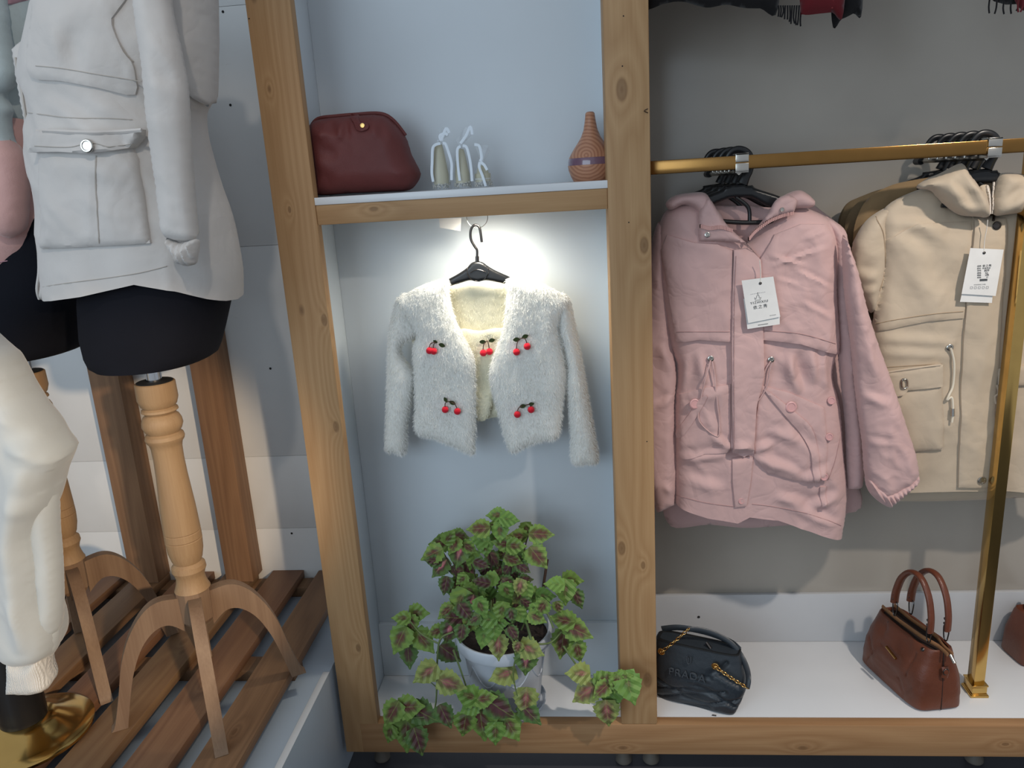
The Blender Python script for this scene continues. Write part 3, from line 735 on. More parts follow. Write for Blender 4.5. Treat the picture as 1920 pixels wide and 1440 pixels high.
# ------------------------------------------------------------------ fluffy cardigan on its hanger
m_fluff = fabric('white_mohair_knit', (236, 236, 230), 0.95, 300, 0.5, 0.5, 0.03, 0.5, 0.1)
m_cream = fabric('cream_mohair_inside', (232, 226, 200), 0.95, 300, 0.5, 0.4, 0.04, 0.5, 0.1)
m_fuzz, nt, b = newmat('mohair_fuzz'); b.inputs['Base Color'].default_value = lin((244, 243, 238)); b.inputs['Roughness'].default_value = 0.9; b.inputs['Sheen Weight'].default_value = 0.4
def fuzz(name, objs, count, length, parent, seed=1, mat=None):
    """short mohair hairs standing on the knit"""
    rs = np.random.RandomState(seed); V = []; F = []
    tris = []; ar = []
    for o in objs:
        me = o.data; co = np.array([v.co[:] for v in me.vertices])
        for p in me.polygons:
            a, b_, c = (co[k] for k in p.vertices[:3]); cr = np.cross(b_ - a, c - a); A = np.linalg.norm(cr)
            if A < 1e-12: continue
            nrm = cr / A
            if nrm[1] > 0.55: continue
            tris.append((a, b_, c, nrm)); ar.append(A)
    ar = np.array(ar); idx = rs.choice(len(tris), count, p=ar / ar.sum())
    for i in idx:
        a, b_, c, nrm = tris[i]; r1, r2 = rs.rand(2)
        if r1 + r2 > 1: r1, r2 = 1 - r1, 1 - r2
        p = a + (b_ - a) * r1 + (c - a) * r2
        d = nrm * (0.5 + 0.5 * rs.rand()) + np.array([rs.normal(0, .5), rs.normal(0, .25), -0.7 + rs.normal(0, .4)]); d /= np.linalg.norm(d)
        Lh = length * (0.5 + rs.rand()); wv = np.cross(d, rs.normal(0, 1, 3)); wv /= np.linalg.norm(wv) + 1e-9
        k = len(V); wd = 0.00033
        mid = p + d * Lh * 0.55; tip = p + d * Lh + np.array([0, 0, -0.25 * Lh])
        V += [p - wv * wd, p + wv * wd, mid + wv * wd * .8, mid - wv * wd * .8, tip]; F += [(k, k + 1, k + 2, k + 3), (k + 3, k + 2, k + 4)]
    me = bpy.data.meshes.new(name); me.from_pydata([tuple(v) for v in V], [], F); me.materials.append(mat or m_fuzz)
    o = bpy.data.objects.new(name, me); COL.objects.link(o); o.parent = parent; o.matrix_parent_inverse = Matrix.Translation(-Vector(parent.location)); o['kind'] = 'stuff'
    return o
cc = cropf(600, 380, 2.7692)
CY = 0.125; pcard = YP(CY); pf = YP(CY - 0.012); pb = YP(CY + 0.03); pt_ = YP(CY + 0.012)
G = thing('cardigan', 'fluffy white open cardigan with five red cherry appliqués', 'cardigan', (-0.32, CY, 0.68))
rib = lambda s, t: 0.0012 * np.sin(s * 900 + 3 * pn(s * 8, t * 8)) + 0.004 * pn(s * 22, t * 14, 3) + 0.002 * pn(s * 60, t * 60, 5)
parts = []
backp = pillow('back', pb, cc((640, 415), (720, 425), (815, 432), (900, 425), (985, 405), (1120, 440), (1240, 560), (1245, 800), (1225, 1090), (1080, 1115), (935, 1112), (870, 1122), (815, 1130), (640, 1130), (510, 1125), (490, 800), (470, 620), (520, 470)), .008, .008, m_cream, G, .02, .008, rib, key='cdback')
inner = pillow('camisole', pt_, cc((715, 668), (830, 664), (950, 655), (945, 760), (925, 860), (905, 1000), (870, 1118), (812, 1124), (790, 1000), (770, 860)), .007, .006, m_cream, G, .015, .006, rib, key='cdin')
lp = pillow('front', pf, cc((668, 395), (600, 405), (520, 432), (452, 470), (400, 505), (440, 600), (500, 690), (480, 760), (490, 900), (494, 1040), (497, 1188), (600, 1226), (700, 1268), (796, 1308), (806, 1240), (810, 1050), (808, 900), (800, 800), (745, 690), (700, 590), (672, 480)), .022, .012, m_fluff, G, .035, .006, rib, key='cdl')
rp = pillow('front', pf, cc((968, 398), (1050, 384), (1150, 418), (1250, 468), (1300, 510), (1255, 590), (1238, 660), (1262, 780), (1276, 900), (1262, 1040), (1238, 1214), (1150, 1238), (1080, 1262), (998, 1300), (962, 1230), (932, 1120), (892, 980), (880, 880), (905, 780), (945, 670), (962, 560), (972, 460)), .022, .012, m_fluff, G, .035, .006, rib, key='cdr')
ls = pillow('sleeve', pcard, cc((452, 468), (400, 500), (382, 560), (362, 650), (352, 800), (350, 950), (344, 1130), (342, 1280), (390, 1290), (444, 1300), (452, 1150), (478, 1010), (494, 900), (462, 840), (428, 790), (424, 745), (452, 715), (500, 690), (520, 640), (500, 540)), .028, .022, m_fluff, G, .03, .006, rib, key='cdsl')
rsv = pillow('sleeve', pcard, cc((1250, 468), (1292, 498), (1310, 560), (1328, 650), (1365, 840), (1392, 1000), (1424, 1180), (1444, 1340), (1380, 1352), (1310, 1346), (1302, 1200), (1292, 1060), (1280, 930), (1284, 840), (1262, 740), (1240, 660), (1236, 560)), .028, .022, m_fluff, G, .03, .006, rib, key='cdsr')
fuzz('fuzz', [lp, rp, ls, rsv], 52000, .0066, G)
m_fz2, nt, b = newmat('cream_fuzz'); b.inputs['Base Color'].default_value = lin((240, 236, 214)); b.inputs['Roughness'].default_value = 0.9
fuzz('fuzz', [backp, inner], 9000, .006, G, 4, m_fz2)
# cherries
m_cherry = fabric('red_felt', (214, 16, 44), 0.8, 500, 0.3, 0.3, 0.05, 0.2); m_cstem = plain('brown_stem_cord', (70, 38, 28), 0.7); m_cleaf = fabric('green_felt', (62, 74, 38), 0.85)
def cherry(pl, key, cherries, knot, leaves):
    W = lambda x, y, l: on_surf(pl, key, *cc((x, y))[0], l)
    k0 = W(*knot, .006)
    V = []; F = []
    for cx, cy in cherries:
        c = W(cx, cy, .010); top = c + np.array([0, 0, .008])
        v, f = tube_data(catmull([k0, (k0 + top) / 2 + np.array([.2 * (top[0] - k0[0]), -.003, .004]), top], 5), .0011, 6)
        F += [tuple(i + len(V) for i in q) for q in f]; V += v
    st = mesh_obj('cherry_applique', V, F, m_cstem, G, 60)
    for cx, cy in cherries: ball('cherry', W(cx, cy, .009), .0086, m_cherry, st, 16)
    for lx, ly, ang, ln in leaves:
        c = W(lx, ly, .010); a = math.radians(ang); ex = np.array([math.cos(a), -.15, -math.sin(a)]); ey = np.array([math.sin(a), -.1, math.cos(a)])
        LV = []; n = 9; LF = []
        for i in range(n):
            t = i / (n - 1); wd = ln * .30 * math.sin(PI * t) ** .8
            for sd in (-1, 0, 1): LV.append(c + ex * ln * (t - .5) + ey * wd * sd + np.array([0, .0015 * (1 - abs(sd)), 0]))
        for i in range(n - 1):
            for q in (0, 1): LF.append((i * 3 + q, i * 3 + q + 1, i * 3 + q + 4, i * 3 + q + 3))
        m = len(LV); LV += [v + np.array([0, .0014, 0]) for v in LV]; LF += [tuple(i + m for i in f[::-1]) for f in LF]
        mesh_obj('leaf', LV, LF, m_cleaf, st, 60)
cherry(pf, 'cdl', [(572, 764), (594, 767)], (612, 720), [(602, 718, 30, .012), (636, 736, 22, .017)])
cherry(pt_, 'cdin', [(850, 776), (882, 769)], (870, 714), [(847, 719, 0, .017), (894, 711, -12, .017)])
cherry(pf, 'cdr', [(1022, 771), (1077, 742)], (1046, 700), [(1022, 707, -6, .018), (1066, 691, -20, .017)])
cherry(pf, 'cdl', [(653, 1069), (716, 1078)], (670, 1028), [(655, 1018, 60, .014), (690, 1034, 25, .017)])
cherry(pf, 'cdr', [(1026, 1094), (1097, 1069)], (1074, 1046), [(1054, 1051, -15, .017), (1098, 1040, -12, .015)])

# its hanger, ring and price card
hc = cropf(780, 390, 8.7273)
ph = YP(CY)
HG = thing('hanger', 'black plastic hanger with chrome hook carrying the white cardigan', 'hanger', (-0.31, CY, 1.10))
pillow('body', ph, hc((520, 1170), (700, 1070), (830, 980), (905, 900), (1000, 868), (1095, 890), (1180, 950), (1300, 1020), (1500, 1110), (1700, 1210, 1), (1700, 1300, 1), (1330, 1215), (1150, 1185), (1010, 1205), (880, 1185), (700, 1235), (400, 1330, 1), (340, 1260, 1)), .006, .006, m_hang, HG, .006, .004, key='hg')
tube('hook', [ph.w(*q) for q in hc((1002, 930), (1000, 800), (998, 690), (960, 630), (905, 530), (890, 430), (905, 340), (950, 285), (1005, 285), (1040, 330), (1058, 420), (1076, 560))], .0031, m_gun, HG, 10)
tube('collar', [ph.w(*q) for q in hc((1002, 870), (1002, 790))], .0046, m_gun, HG, 12, 1)
tube('emblem', [on_surf(ph, 'hg', *hc((1012 + 178 * math.cos(g), 1020 + 178 * math.sin(g)))[0], .001) for g in np.linspace(-.25, PI + .25, 16)], .0012, m_gun, HG, 6, 1)
tube('emblem', [on_surf(ph, 'hg', *q, .001) for q in hc((890, 1060), (960, 1020), (1015, 1008), (1080, 1020), (1145, 1050))], .0008, m_gun, HG, 6, 3)
rc = hc((1000, 150))[0]; rw = ph.w(*rc)
tag(tube('ring', [rw + np.array([.0245 * math.cos(g), 0, .0245 * math.sin(g)]) for g in np.linspace(0, 2 * PI, 28, endpoint=False)], .0011, m_chrome, None, 6, 1, True), 'thin wire ring under the shelf holding the cardigan hanger', 'ring')
q = hc((375, 170), (740, 165), (728, 378), (392, 322)); PC = [YP(.14).w(*p) for p in q]
tag(slab('price_card', PC, (0, 1, 0), .0008, m_paper), 'small blank white card under the shelf beam beside the ring', 'card')

# ------------------------------------------------------------------ upper shelf: handbag, candles, diffuser
m_burg = leather('burgundy_leather', (110, 52, 49), 0.6, 380, 0.85)
bg = cropf(460, 0, 2.4615)
HB = thing('handbag', 'burgundy pleated leather doctor bag on the upper shelf', 'handbag', (-0.54, 0.1, ZS))
pbag = YP(.105)
cr = [tuple(bg((a, b_))[0]) + tuple(bg((c, d))[0]) + (am, wd) for a, b_, c, d, am, wd in ((360, 560, 400, 640, .006, .008), (440, 548, 450, 650, .007, .009), (480, 545, 500, 620, .005, .007), (340, 600, 370, 640, .007, .012), (590, 545, 610, 640, .004, .008), (640, 560, 690, 660, .005, .01), (330, 690, 430, 720, -.004, .015), (300, 800, 420, 850, -.006, .02), (700, 850, 800, 810, -.004, .012))]
pillow('body', pbag, bg((300, 588), (336, 552), (420, 541), (500, 534), (620, 529), (680, 558), (738, 628), (770, 718), (808, 796), (792, 846), (748, 880), (640, 886), (480, 893), (330, 900), (318, 850), (302, 740), (293, 650)), .062, .062, m_burg, HB, .05, .006, wrinkle(pbag, .003, 12, .0015, 16, 41, creases=cr, d=.05), key='bag1')
tube('frame', [pbag.w(*p, .0) + np.array([0, 0, .001]) for p in bg((300, 590), (336, 550), (420, 538), (500, 531), (620, 526), (682, 556), (740, 627))], .004, m_burg, HB, 8)
overlay('clasp_strap', pbag, bg((486, 530), (524, 529), (534, 566), (560, 566), (572, 580), (564, 598), (536, 606), (514, 596), (502, 566)), 'bag1', .003, .004, m_burg, HB, n=4, res=.004, newkey='bagst')
disc('snap', on_surf(pbag, 'bagst', *bg((542, 580))[0], .0005), (0, -1, .1), .0052, .003, m_gold, HB)
for i, p in enumerate(bg((285, 604), (287, 622))): tube('chain_ring', [YP(.085).w(*p) + np.array([.005 * math.cos(g) * (1 if i else .5), .003 * math.sin(g), .006 * math.sin(g)]) for g in np.linspace(0, 2 * PI, 12, endpoint=False)], .0012, m_gold, HB, 6, 1, True)

m_wax = plain('cream_wax', (196, 188, 150), 0.5); m_film = glassy('clear_film', (235, 240, 245), 0.08, 0.22); m_ribbon = plain('white_satin_ribbon', (222, 230, 238), 0.3); m_pearl = plain('white_pearls', (215, 212, 200), 0.35)
cd_ = cropf(780, 220, 9.6)
def candle(cx, base, topv, half, tuft, ribs, label, flare):
    c = YP(.11).w(*cd_((cx, base))[0]); c[2] = ZS; c0 = YP(.11).w(*cd_((cx, topv))[0]); h = c0[2] - ZS; r = half / 9.6 * .00122
    T = thing('candle', label, 'candle', c, 'gift-wrapped candles on the shelf')
    lathe('wax', [(.001, .012), (r * .78, .012), (r * .82, .03), (r * .72, h * .5), (r * .5, h * .85), (r * .36, h * .98), (.001, h)], c, m_wax, T, 24)
    lathe('film', [(r, .0004), (r * 1.02, .02), (r * .98, h * .35), (r * .75, h * .75), (r * .45, h), (.003, h * 1.06)], c, m_film, T, 20)
    rs = random.Random(int(cx)); V = []; F = []
    for k in range(70):
        g = rs.uniform(0, 2 * PI); rr = r * rs.uniform(.6, .93); pz_ = rs.uniform(.003, .014); p = np.array([c[0] + rr * math.cos(g), c[1] + rr * math.sin(g), c[2] + pz_])
        b0 = len(V)
        for d in ((1, 0, 0), (-1, 0, 0), (0, 1, 0), (0, -1, 0), (0, 0, 1), (0, 0, -1)): V.append(p + .0024 * np.array(d))
        F += [tuple(b0 + i for i in f) for f in ((0, 2, 4), (2, 1, 4), (1, 3, 4), (3, 0, 4), (2, 0, 5), (1, 2, 5), (3, 1, 5), (0, 3, 5))]
    o = mesh_obj('pearls', V, F, m_pearl, T, 80); o['kind'] = 'stuff'
    # gathered film tuft above the knot
    tp = [YP(.11).w(*p) for p in cd_(*tuft)]
    ctr = c + np.array([0, 0, h * 1.05]); V = [ctr]; F = []
    for i, p in enumerate(tp):
        V.append(p + np.array([0, -.004 if i % 2 else .006, 0]))
    for i in range(1, len(tp)): F.append((0, i, i + 1))
    n0 = len(V); V += [v + np.array([0, .0006, 0]) for v in V]; F += [tuple(i + n0 for i in f[::-1]) for f in F]
    mesh_obj('film_tuft', V, F, m_film, T, 80, sm=False)
    for rb in ribs:
        pts = [YP(.11 - r * 1.05).w(*p) for p in cd_(*rb)]
        tube('ribbon', pts, .0034, m_ribbon, T, 6, 5, flat=(.12, 1))
    ball('knot', ctr, .004, m_ribbon, T, 10)
candle(470, 1300, 470, 170, [(400, 250), (470, 190), (560, 180), (605, 270), (570, 340)], [[(440, 470), (360, 490), (300, 560), (290, 800), (285, 1000), (310, 1160)], [(480, 470), (530, 480), (590, 640), (640, 830), (640, 1000), (640, 1130)], [(450, 420), (430, 330), (520, 290), (570, 320)], [(455, 420), (540, 200), (600, 280)]], 'tall wrapped cream candle nearest the burgundy bag', 0)
candle(850, 1285, 560, 160, [(700, 420), (790, 330), (860, 190), (980, 150), (1020, 290), (900, 400)], [[(800, 520), (745, 580), (750, 800), (770, 1000), (790, 1140)], [(840, 510), (910, 540), (960, 720), (990, 900), (1010, 1150)], [(800, 470), (900, 330), (980, 170), (1015, 310)]], 'tall wrapped cream candle in the middle of three', 0)
candle(1215, 1265, 860, 175, [(1040, 480), (1120, 470), (1190, 490), (1300, 510), (1330, 600)], [[(1150, 790), (1180, 720), (1140, 520), (1050, 490)], [(1150, 800), (1140, 900), (1200, 1060), (1255, 1240)], [(1160, 800), (1230, 860), (1280, 950)]], 'short wrapped cream candle, smallest of three', 0)

df = cropf(1040, 190, 8.47); dcen = YP(.15).w(*df((595, 1290))[0]); dc = np.array([dcen[0], .15, ZS])
DF = thing('aroma_diffuser', 'teardrop wood-grain aroma diffuser beside the middle post', 'diffuser', dc)
m_dw = rings_wood('diffuser_wood', (190, 140, 110), (166, 114, 88), (float(dc[0]) - .012, 0.0, ZS + .055), 42)
kk = .00122 / 8.47; zof = lambda v: YP(.15).w(*df((595, v))[0])[2] - ZS
prof = [(1290, 285), (1280, 292), (1180, 330), (1080, 364), (1005, 374)]
lathe('base', [(.001, 0)] + [(h * kk, max(zof(v), 0)) for v, h in prof] + [(.001, zof(1005))], dc, m_dw, DF, 40)
m_band = plain('smoky_purple_band', (120, 92, 110), 0.12, spec=0.6, coat=0.6)
lathe('band', [(.01, zof(1004))] + [(h * kk, zof(v)) for v, h in ((1004, 371), (950, 368), (893, 356))] + [(.01, zof(893))], dc, m_band, DF, 40)
prof = [(892, 354), (870, 345), (800, 305), (740, 268), (640, 200), (560, 152), (450, 110), (300, 84), (190, 72), (170, 58), (162, 40)]
lathe('top', [(.01, zof(892))] + [(h * kk, zof(v)) for v, h in prof] + [(.001, zof(168))], dc, m_dw, DF, 40)

# ------------------------------------------------------------------ potted coleus
m_pot = plain('white_plastic_pot', (206, 212, 220), 0.4); m_soil = plain('dark_soil', (44, 34, 30), 0.95, bumpy=1.0, bs=120)
pc_ = np.array([-0.296, 0.08, 0.0])
PP = thing('potted_coleus', 'bushy green and maroon coleus trailing from a white pot', 'potted plant', pc_)
lathe('saucer', [(.001, 0), (.088, 0), (.1, .016), (.103, .02), (.1, .022), (.092, .012), (.001, .01)], pc_, m_pot, PP, 48)
lathe('pot', [(.001, .0105), (.084, .0105), (.087, .02), (.108, .19), (.111, .196), (.122, .197), (.126, .204), (.1275, .228), (.1245, .233), (.119, .231), (.114, .2), (.001, .2)], pc_, m_pot, PP, 56)
V = []; F = []
# relief swags round the pot
for k in range(8):
    g0 = 2 * PI * k / 8
    pts = []
    for i in range(9):
        g = g0 + (i / 8) * 2 * PI / 8; zz = .165 - .05 * math.sin(PI * i / 8); r = .0865 + (zz - .02) / .17 * .0215
        pts.append(pc_ + np.array([r * math.cos(g), r * math.sin(g), zz]))
    v, f = tube_data(pts, .0022, 6); F += [tuple(i + len(V) for i in q) for q in f]; V += v
mesh_obj('swag_relief', V, F, m_pot, PP, 60)
V2, T2, _ = fill([np.array([.115 * math.cos(g), .115 * math.sin(g)]) for g in np.linspace(0, 2 * PI, 40, endpoint=False)], .008)
mesh_obj('soil', [pc_ + np.array([x, y, .207 + .006 * float(pn(x * 60, y * 60)) + .004 * random.random()]) for x, y in V2], T2, m_soil, PP, 30, sm=False)

# leaf: serrated blade with a raised midrib, tip along +y, face along +z
def leaf_mesh(name, mat, seed):
    rs = random.Random(seed); n = 13; V = []; F = []
    L = [];
    for i in range(n):
        t = i / (n - 1); wd = .40 * (math.sin(PI * min(1, t * 1.02 + .02) ** .72)) ** .85 if 0 < i < n - 1 else .02
        saw = (.035 if i % 2 else -.03) * (1 if 0 < i < n - 1 else 0); wd = max(wd + saw + rs.uniform(-.012, .012), .015)
        y = t - (.05 if 0 < i < n - 1 and i % 2 else 0); z0 = -.16 * t * t + .05 * t; cup = .05 + .05 * math.sin(i * 2.1)
        for s in (-1, -.5, 0, .5, 1):
            V.append((wd * s, y + (.05 * (1 - abs(s)) if 0 < i < n - 1 else 0), z0 + cup * abs(s) * wd * 1.2 - .12 * wd * s * s + (.018 * (1 if i % 2 else -1) if abs(s) == .5 else 0)))
    for i in range(n - 1):
        for q in range(4): F.append((i * 5 + q, i * 5 + q + 1, i * 5 + q + 6, i * 5 + q + 5))
    me = bpy.data.meshes.new(name); me.from_pydata(V, [], F); me.polygons.foreach_set('use_smooth', [True] * len(F)); me.materials.append(mat); me.update(); return me
def leaf_mat(name, edge, mid, heart, pink=0.0, spread=0.33):
    m, nt, b = newmat(name); tc = N(nt, 'ShaderNodeTexCoord'); sp = N(nt, 'ShaderNodeSeparateXYZ'); nt.links.new(tc.outputs['Object'], sp.inputs[0])
    ax = math_(nt, 'ABSOLUTE', sp.outputs[0]); y = sp.outputs[1]
    oi = N(nt, 'ShaderNodeObjectInfo'); rnd = oi.outputs['Random']
    nz = noise_(nt, tc.outputs['Object'], 7, 3, 0.6)
    # elliptical maroon heart with feathered veins
    yy = math_(nt, 'SUBTRACT', y, 0.42); e = math_(nt, 'SQRT', math_(nt, 'ADD', math_(nt, 'POWER', math_(nt, 'MULTIPLY', ax, 2.3), 2.0), math_(nt, 'POWER', math_(nt, 'MULTIPLY', yy, 1.25), 2.0)))
    vein = math_(nt, 'PINGPONG', math_(nt, 'MULTIPLY', math_(nt, 'SUBTRACT', y, math_(nt, 'MULTIPLY', ax, 0.9)), 7.0), 1.0)
    e = math_(nt, 'ADD', e, math_(nt, 'MULTIPLY', math_(nt, 'SUBTRACT', vein, 0.5), 0.12)); e = math_(nt, 'ADD', e, math_(nt, 'MULTIPLY', math_(nt, 'SUBTRACT', nz, 0.5), 0.35))
    e = math_(nt, 'ADD', e, math_(nt, 'MULTIPLY', math_(nt, 'SUBTRACT', rnd, 0.5), 0.28))
    col = ramp(nt, e, [(spread - .12, lin(heart)), (spread + .06, lin(mid)), (spread + .22, lin(edge))])
    if pink:
        pk_ = ramp(nt, math_(nt, 'ADD', ax, math_(nt, 'MULTIPLY', math_(nt, 'ABSOLUTE', math_(nt, 'SUBTRACT', y, .35)), .3)), [(.05, (pink, pink, pink)), (.12, (0, 0, 0))]); col = mixc(nt, pk_, col, lin((206, 120, 130)))
    vl = ramp(nt, ax, [(.008, (1, 1, 1)), (.02, (0, 0, 0))]); col = mixc(nt, math_(nt, 'MULTIPLY', vl, .45), col, lin((120, 140, 70)))
    nt.links.new(col, b.inputs['Base Color']); b.inputs['Roughness'].default_value = .5; b.inputs['Specular IOR Level'].default_value = .3
    b.inputs['Subsurface Weight'].default_value = 0.0
    bump(nt, b, vein, .3, .02); return m
LM = [leaf_mesh('leaf', leaf_mat('coleus_leaf', (112, 140, 66), (92, 98, 54), (92, 58, 48), 0, .26), 1),
      leaf_mesh('leaf', leaf_mat('coleus_leaf_green', (108, 142, 68), (90, 122, 56), (92, 74, 50), 0, .14), 2),
      leaf_mesh('leaf', leaf_mat('coleus_leaf_dark', (84, 112, 60), (80, 74, 52), (84, 52, 54), .0, .36), 3),
      leaf_mesh('leaf', leaf_mat('coleus_leaf_pink', (92, 118, 62), (84, 74, 54), (94, 58, 60), .9, .34), 4),
      leaf_mesh('leaf', leaf_mat('coleus_leaf_pale', (138, 150, 84), (112, 112, 68), (108, 78, 62), .3, .28), 5)]
lc = cropf(640, 900, 2.6667)
LV = [(770, 175, 85, 180, 1), (840, 198, 90, 5, 1), (685, 242, 100, 180, 0), (760, 230, 70, 200, 0), (793, 262, 90, 95, 1), (880, 280, 90, 190, 0), (925, 255, 85, 80, 0), (1000, 270, 110, 5, 0), (590, 283, 100, -15, 0), (500, 312, 115, 190, 0), (540, 285, 85, -50, 0), (450, 372, 110, 165, 0), (585, 375, 125, 100, 3), (690, 300, 85, 200, 1), (720, 342, 85, 85, 1), (805, 318, 95, 200, 0), (872, 330, 95, -10, 0), (815, 365, 105, 150, 0), (882, 410, 125, 95, 1), (950, 390, 85, 50, 0), (985, 388, 115, 40, 0), (655, 402, 95, 110, 1), (490, 440, 115, 130, 3), (460, 405, 80, 200, 2), (520, 530, 85, 110, 2), (640, 505, 115, -50, 0), (612, 550, 95, 190, 1), (590, 612, 125, 110, 0), (720, 455, 85, 100, 2), (790, 462, 105, 110, 2), (735, 558, 90, -100, 1), (762, 620, 115, 85, 1), (820, 592, 85, 30, 1), (945, 590, 110, 180, 1), (1020, 580, 95, 0, 1), (1155, 500, 100, -5, 0), (1065, 520, 90, 190, 1), (1120, 562, 115, 95, 1), (1183, 597, 90, 60, 2), (1085, 640, 60, 80, 0), (965, 655, 65, 80, 1), (870, 635, 75, 100, 4), (720, 700, 100, 185, 1), (762, 750, 105, 85, 1), (802, 716, 65, 0, 1), (708, 795, 90, 110, 1), (785, 840, 115, 85, 4), (575, 690, 115, 200, 2), (535, 765, 115, 110, 3), (545, 868, 115, 40, 2), (650, 622, 95, 100, 3), (1105, 700, 115, 190, 0), (1185, 755, 135, 15, 0), (1105, 822, 135, 105, 0), (1185, 862, 105, 75, 0), (950, 850, 115, 20, 4), (922, 915, 130, 95, 3), (806, 975, 125, 165, 4), (300, 690, 85, 195, 0), (385, 665, 105, -10, 0), (350, 725, 90, 85, 0), (290, 802, 130, 120, 0), (415, 807, 130, 45, 0), (335, 880, 120, 95, 2), (420, 970, 125, 150, 4), (550, 1020, 135, 15, 4), (250, 1172, 125, 130, 0), (345, 1135, 125, -10, 0), (415, 1172, 135, 20, 2), (325, 1272, 165, 95, 0), (240, 1272, 95, 110, 0), (385, 1312, 135, 80, 2), (520, 1185, 115, 60, 2), (630, 1077, 125, 220, 1), (720, 1092, 105, -10, 0), (640, 1142, 95, 150, 1), (700, 1217, 175, 88, 0), (790, 1142, 155, 35, 2), (615, 1227, 125, 110, 0), (850, 1242, 135, 60, 0), (770, 1272, 115, 85, 1), (922, 1112, 135, 90, 4), (945, 1172, 125, 50, 2), (1185, 967, 115, 195, 4), (1215, 1067, 125, 150, 4), (1320, 1002, 115, -45, 0), (1300, 1052, 95, 150, 0), (1375, 1022, 85, 95, 0), (1345, 1092, 125, 95, 1), (1440, 1042, 145, 65, 1), (1330, 1172, 135, 92, 4), (1415, 985, 75, -10, 0),
      (700, 640, 90, 70, 1), (840, 520, 75, 30, 2), (890, 540, 80, 100, 4), (920, 500, 70, -20, 2), (800, 520, 80, 140, 2), (680, 580, 85, 120, 1), (570, 450, 75, 190, 2), (760, 400, 85, 60, 2), (830, 445, 85, 130, 2), (640, 450, 85, 60, 2), (700, 420, 75, 20, 2), (860, 470, 80, 60, 2), (880, 590, 70, 140, 4), (850, 680, 70, 90, 2), (620, 660, 90, 60, 2), (700, 510, 80, 200, 2), (910, 440, 70, 20, 2), (1010, 620, 80, 70, 2), (930, 620, 70, 40, 2), (660, 700, 70, 150, 2), (560, 560, 70, 60, 2), (600, 500, 70, 140, 0), (860, 770, 70, 60, 2), (880, 840, 60, 110, 4), (640, 720, 95, 130, 0), (700, 745, 85, 60, 1), (800, 660, 90, 110, 0), (830, 560, 85, 60, 1), (740, 500, 85, 150, 1), (650, 560, 90, 40, 0), (580, 520, 80, 120, 0), (900, 680, 80, 50, 1), (980, 690, 85, 30, 0), (930, 560, 85, 70, 1), (860, 400, 85, 20, 0), (780, 300, 80, 40, 1), (640, 340, 80, 30, 0), (560, 330, 85, 120, 0), (1000, 640, 80, 120, 0), (520, 660, 85, 150, 0), (470, 760, 85, 170, 0), (600, 770, 80, 100, 2)]
rs = random.Random(11)
def leaf_y(x, y):
    if y < 640:
        base = .09 if y < 480 else .05; return base + rs.uniform(-.07, .045)
    if y < 900: return -.07 + rs.uniform(-.02, .012) if 560 < x < 1020 else .0 + rs.uniform(-.03, .03)
    return -.055 + rs.uniform(-.025, .008)
for (x, y, ln, ang, k) in LV:
    u, v = lc((x, y))[0]; Y = leaf_y(x, y); c = np.array(YP(Y).w(u, v)); L_ = ln / 2.6667 * .00118 * 1.32
    a = math.radians(ang + rs.uniform(-8, 8))
    tip = Vector((math.cos(a), rs.uniform(-.55, -.05), -math.sin(a))); tip.normalize()
    nrm = Vector((rs.uniform(-.3, .3), -1.0, rs.uniform(.25, .9)))
    nrm = nrm - tip * nrm.dot(tip); nrm.normalize(); xx = tip.cross(nrm)
    o = bpy.data.objects.new('leaf', LM[k]); COL.objects.link(o)
    R3 = Matrix((xx, tip, nrm)).transposed().to_4x4()
    org = Vector(c) - tip * L_ * .5
    o.parent = PP; o.matrix_parent_inverse = Matrix.Translation(-Vector(PP.location))
    o.matrix_basis = Matrix.Translation(org) @ R3 @ Matrix.Diagonal((L_ * rs.uniform(.92, 1.08), L_, L_, 1))
m_stem = plain('green_stem', (104, 122, 72), 0.5); m_stem2 = plain('purple_stem', (82, 62, 58), 0.5)
def stem(pts, r=.0022, mat=None, y0=.07, y1=.03):
    ys = np.linspace(y0, y1, len(pts)); tube('stem', [YP(float(Y)).w(*lc(p)[0]) for p, Y in zip(pts, ys)], [r, r * .6], mat or m_stem, PP, 6)
stem([(760, 740), (765, 560), (735, 300), (770, 215)], mat=m_stem2, y1=.07); stem([(700, 740), (690, 560), (650, 420)], mat=m_stem2); stem([(640, 720), (590, 520), (510, 360)], mat=m_stem2, y1=.06)
stem([(660, 730), (600, 560), (560, 410)], mat=m_stem2); stem([(850, 740), (880, 540), (920, 330), (940, 270)], y1=.07, mat=m_stem2); stem([(880, 740), (850, 480), (830, 330)], mat=m_stem2, y1=.05)
stem([(900, 750), (990, 560), (1060, 530), (1120, 540)], y1=.04); stem([(840, 730), (960, 620), (1020, 650), (1060, 740)], .0038, y0=.0, y1=-.03); stem([(930, 740), (905, 640)], y0=.03)
stem([(950, 800), (915, 680), (900, 640)], .0038, y0=-.045, y1=.0); stem([(880, 840), (830, 770), (800, 740)], .003, y0=-.05, y1=-.04); stem([(900, 840), (870, 900), (860, 980), (880, 1080)], .0026, y0=-.05, y1=-.06)
stem([(560, 760), (500, 790), (482, 860), (478, 1000), (470, 1130), (440, 1180), (330, 1190)], .003, y0=-.02, y1=-.055); stem([(480, 1040), (440, 1005)], .0015, y0=-.04, y1=-.045); stem([(490, 820), (400, 770), (340, 700)], .0025, y0=-.02, y1=.0)
stem([(940, 820), (1040, 815), (1100, 760)], .003, y0=-.04, y1=.0); stem([(1090, 640), (1085, 700)], y0=.03); stem([(1110, 830), (1200, 960), (1250, 1020), (1350, 1030)], .0026, y0=-.02, y1=-.05)
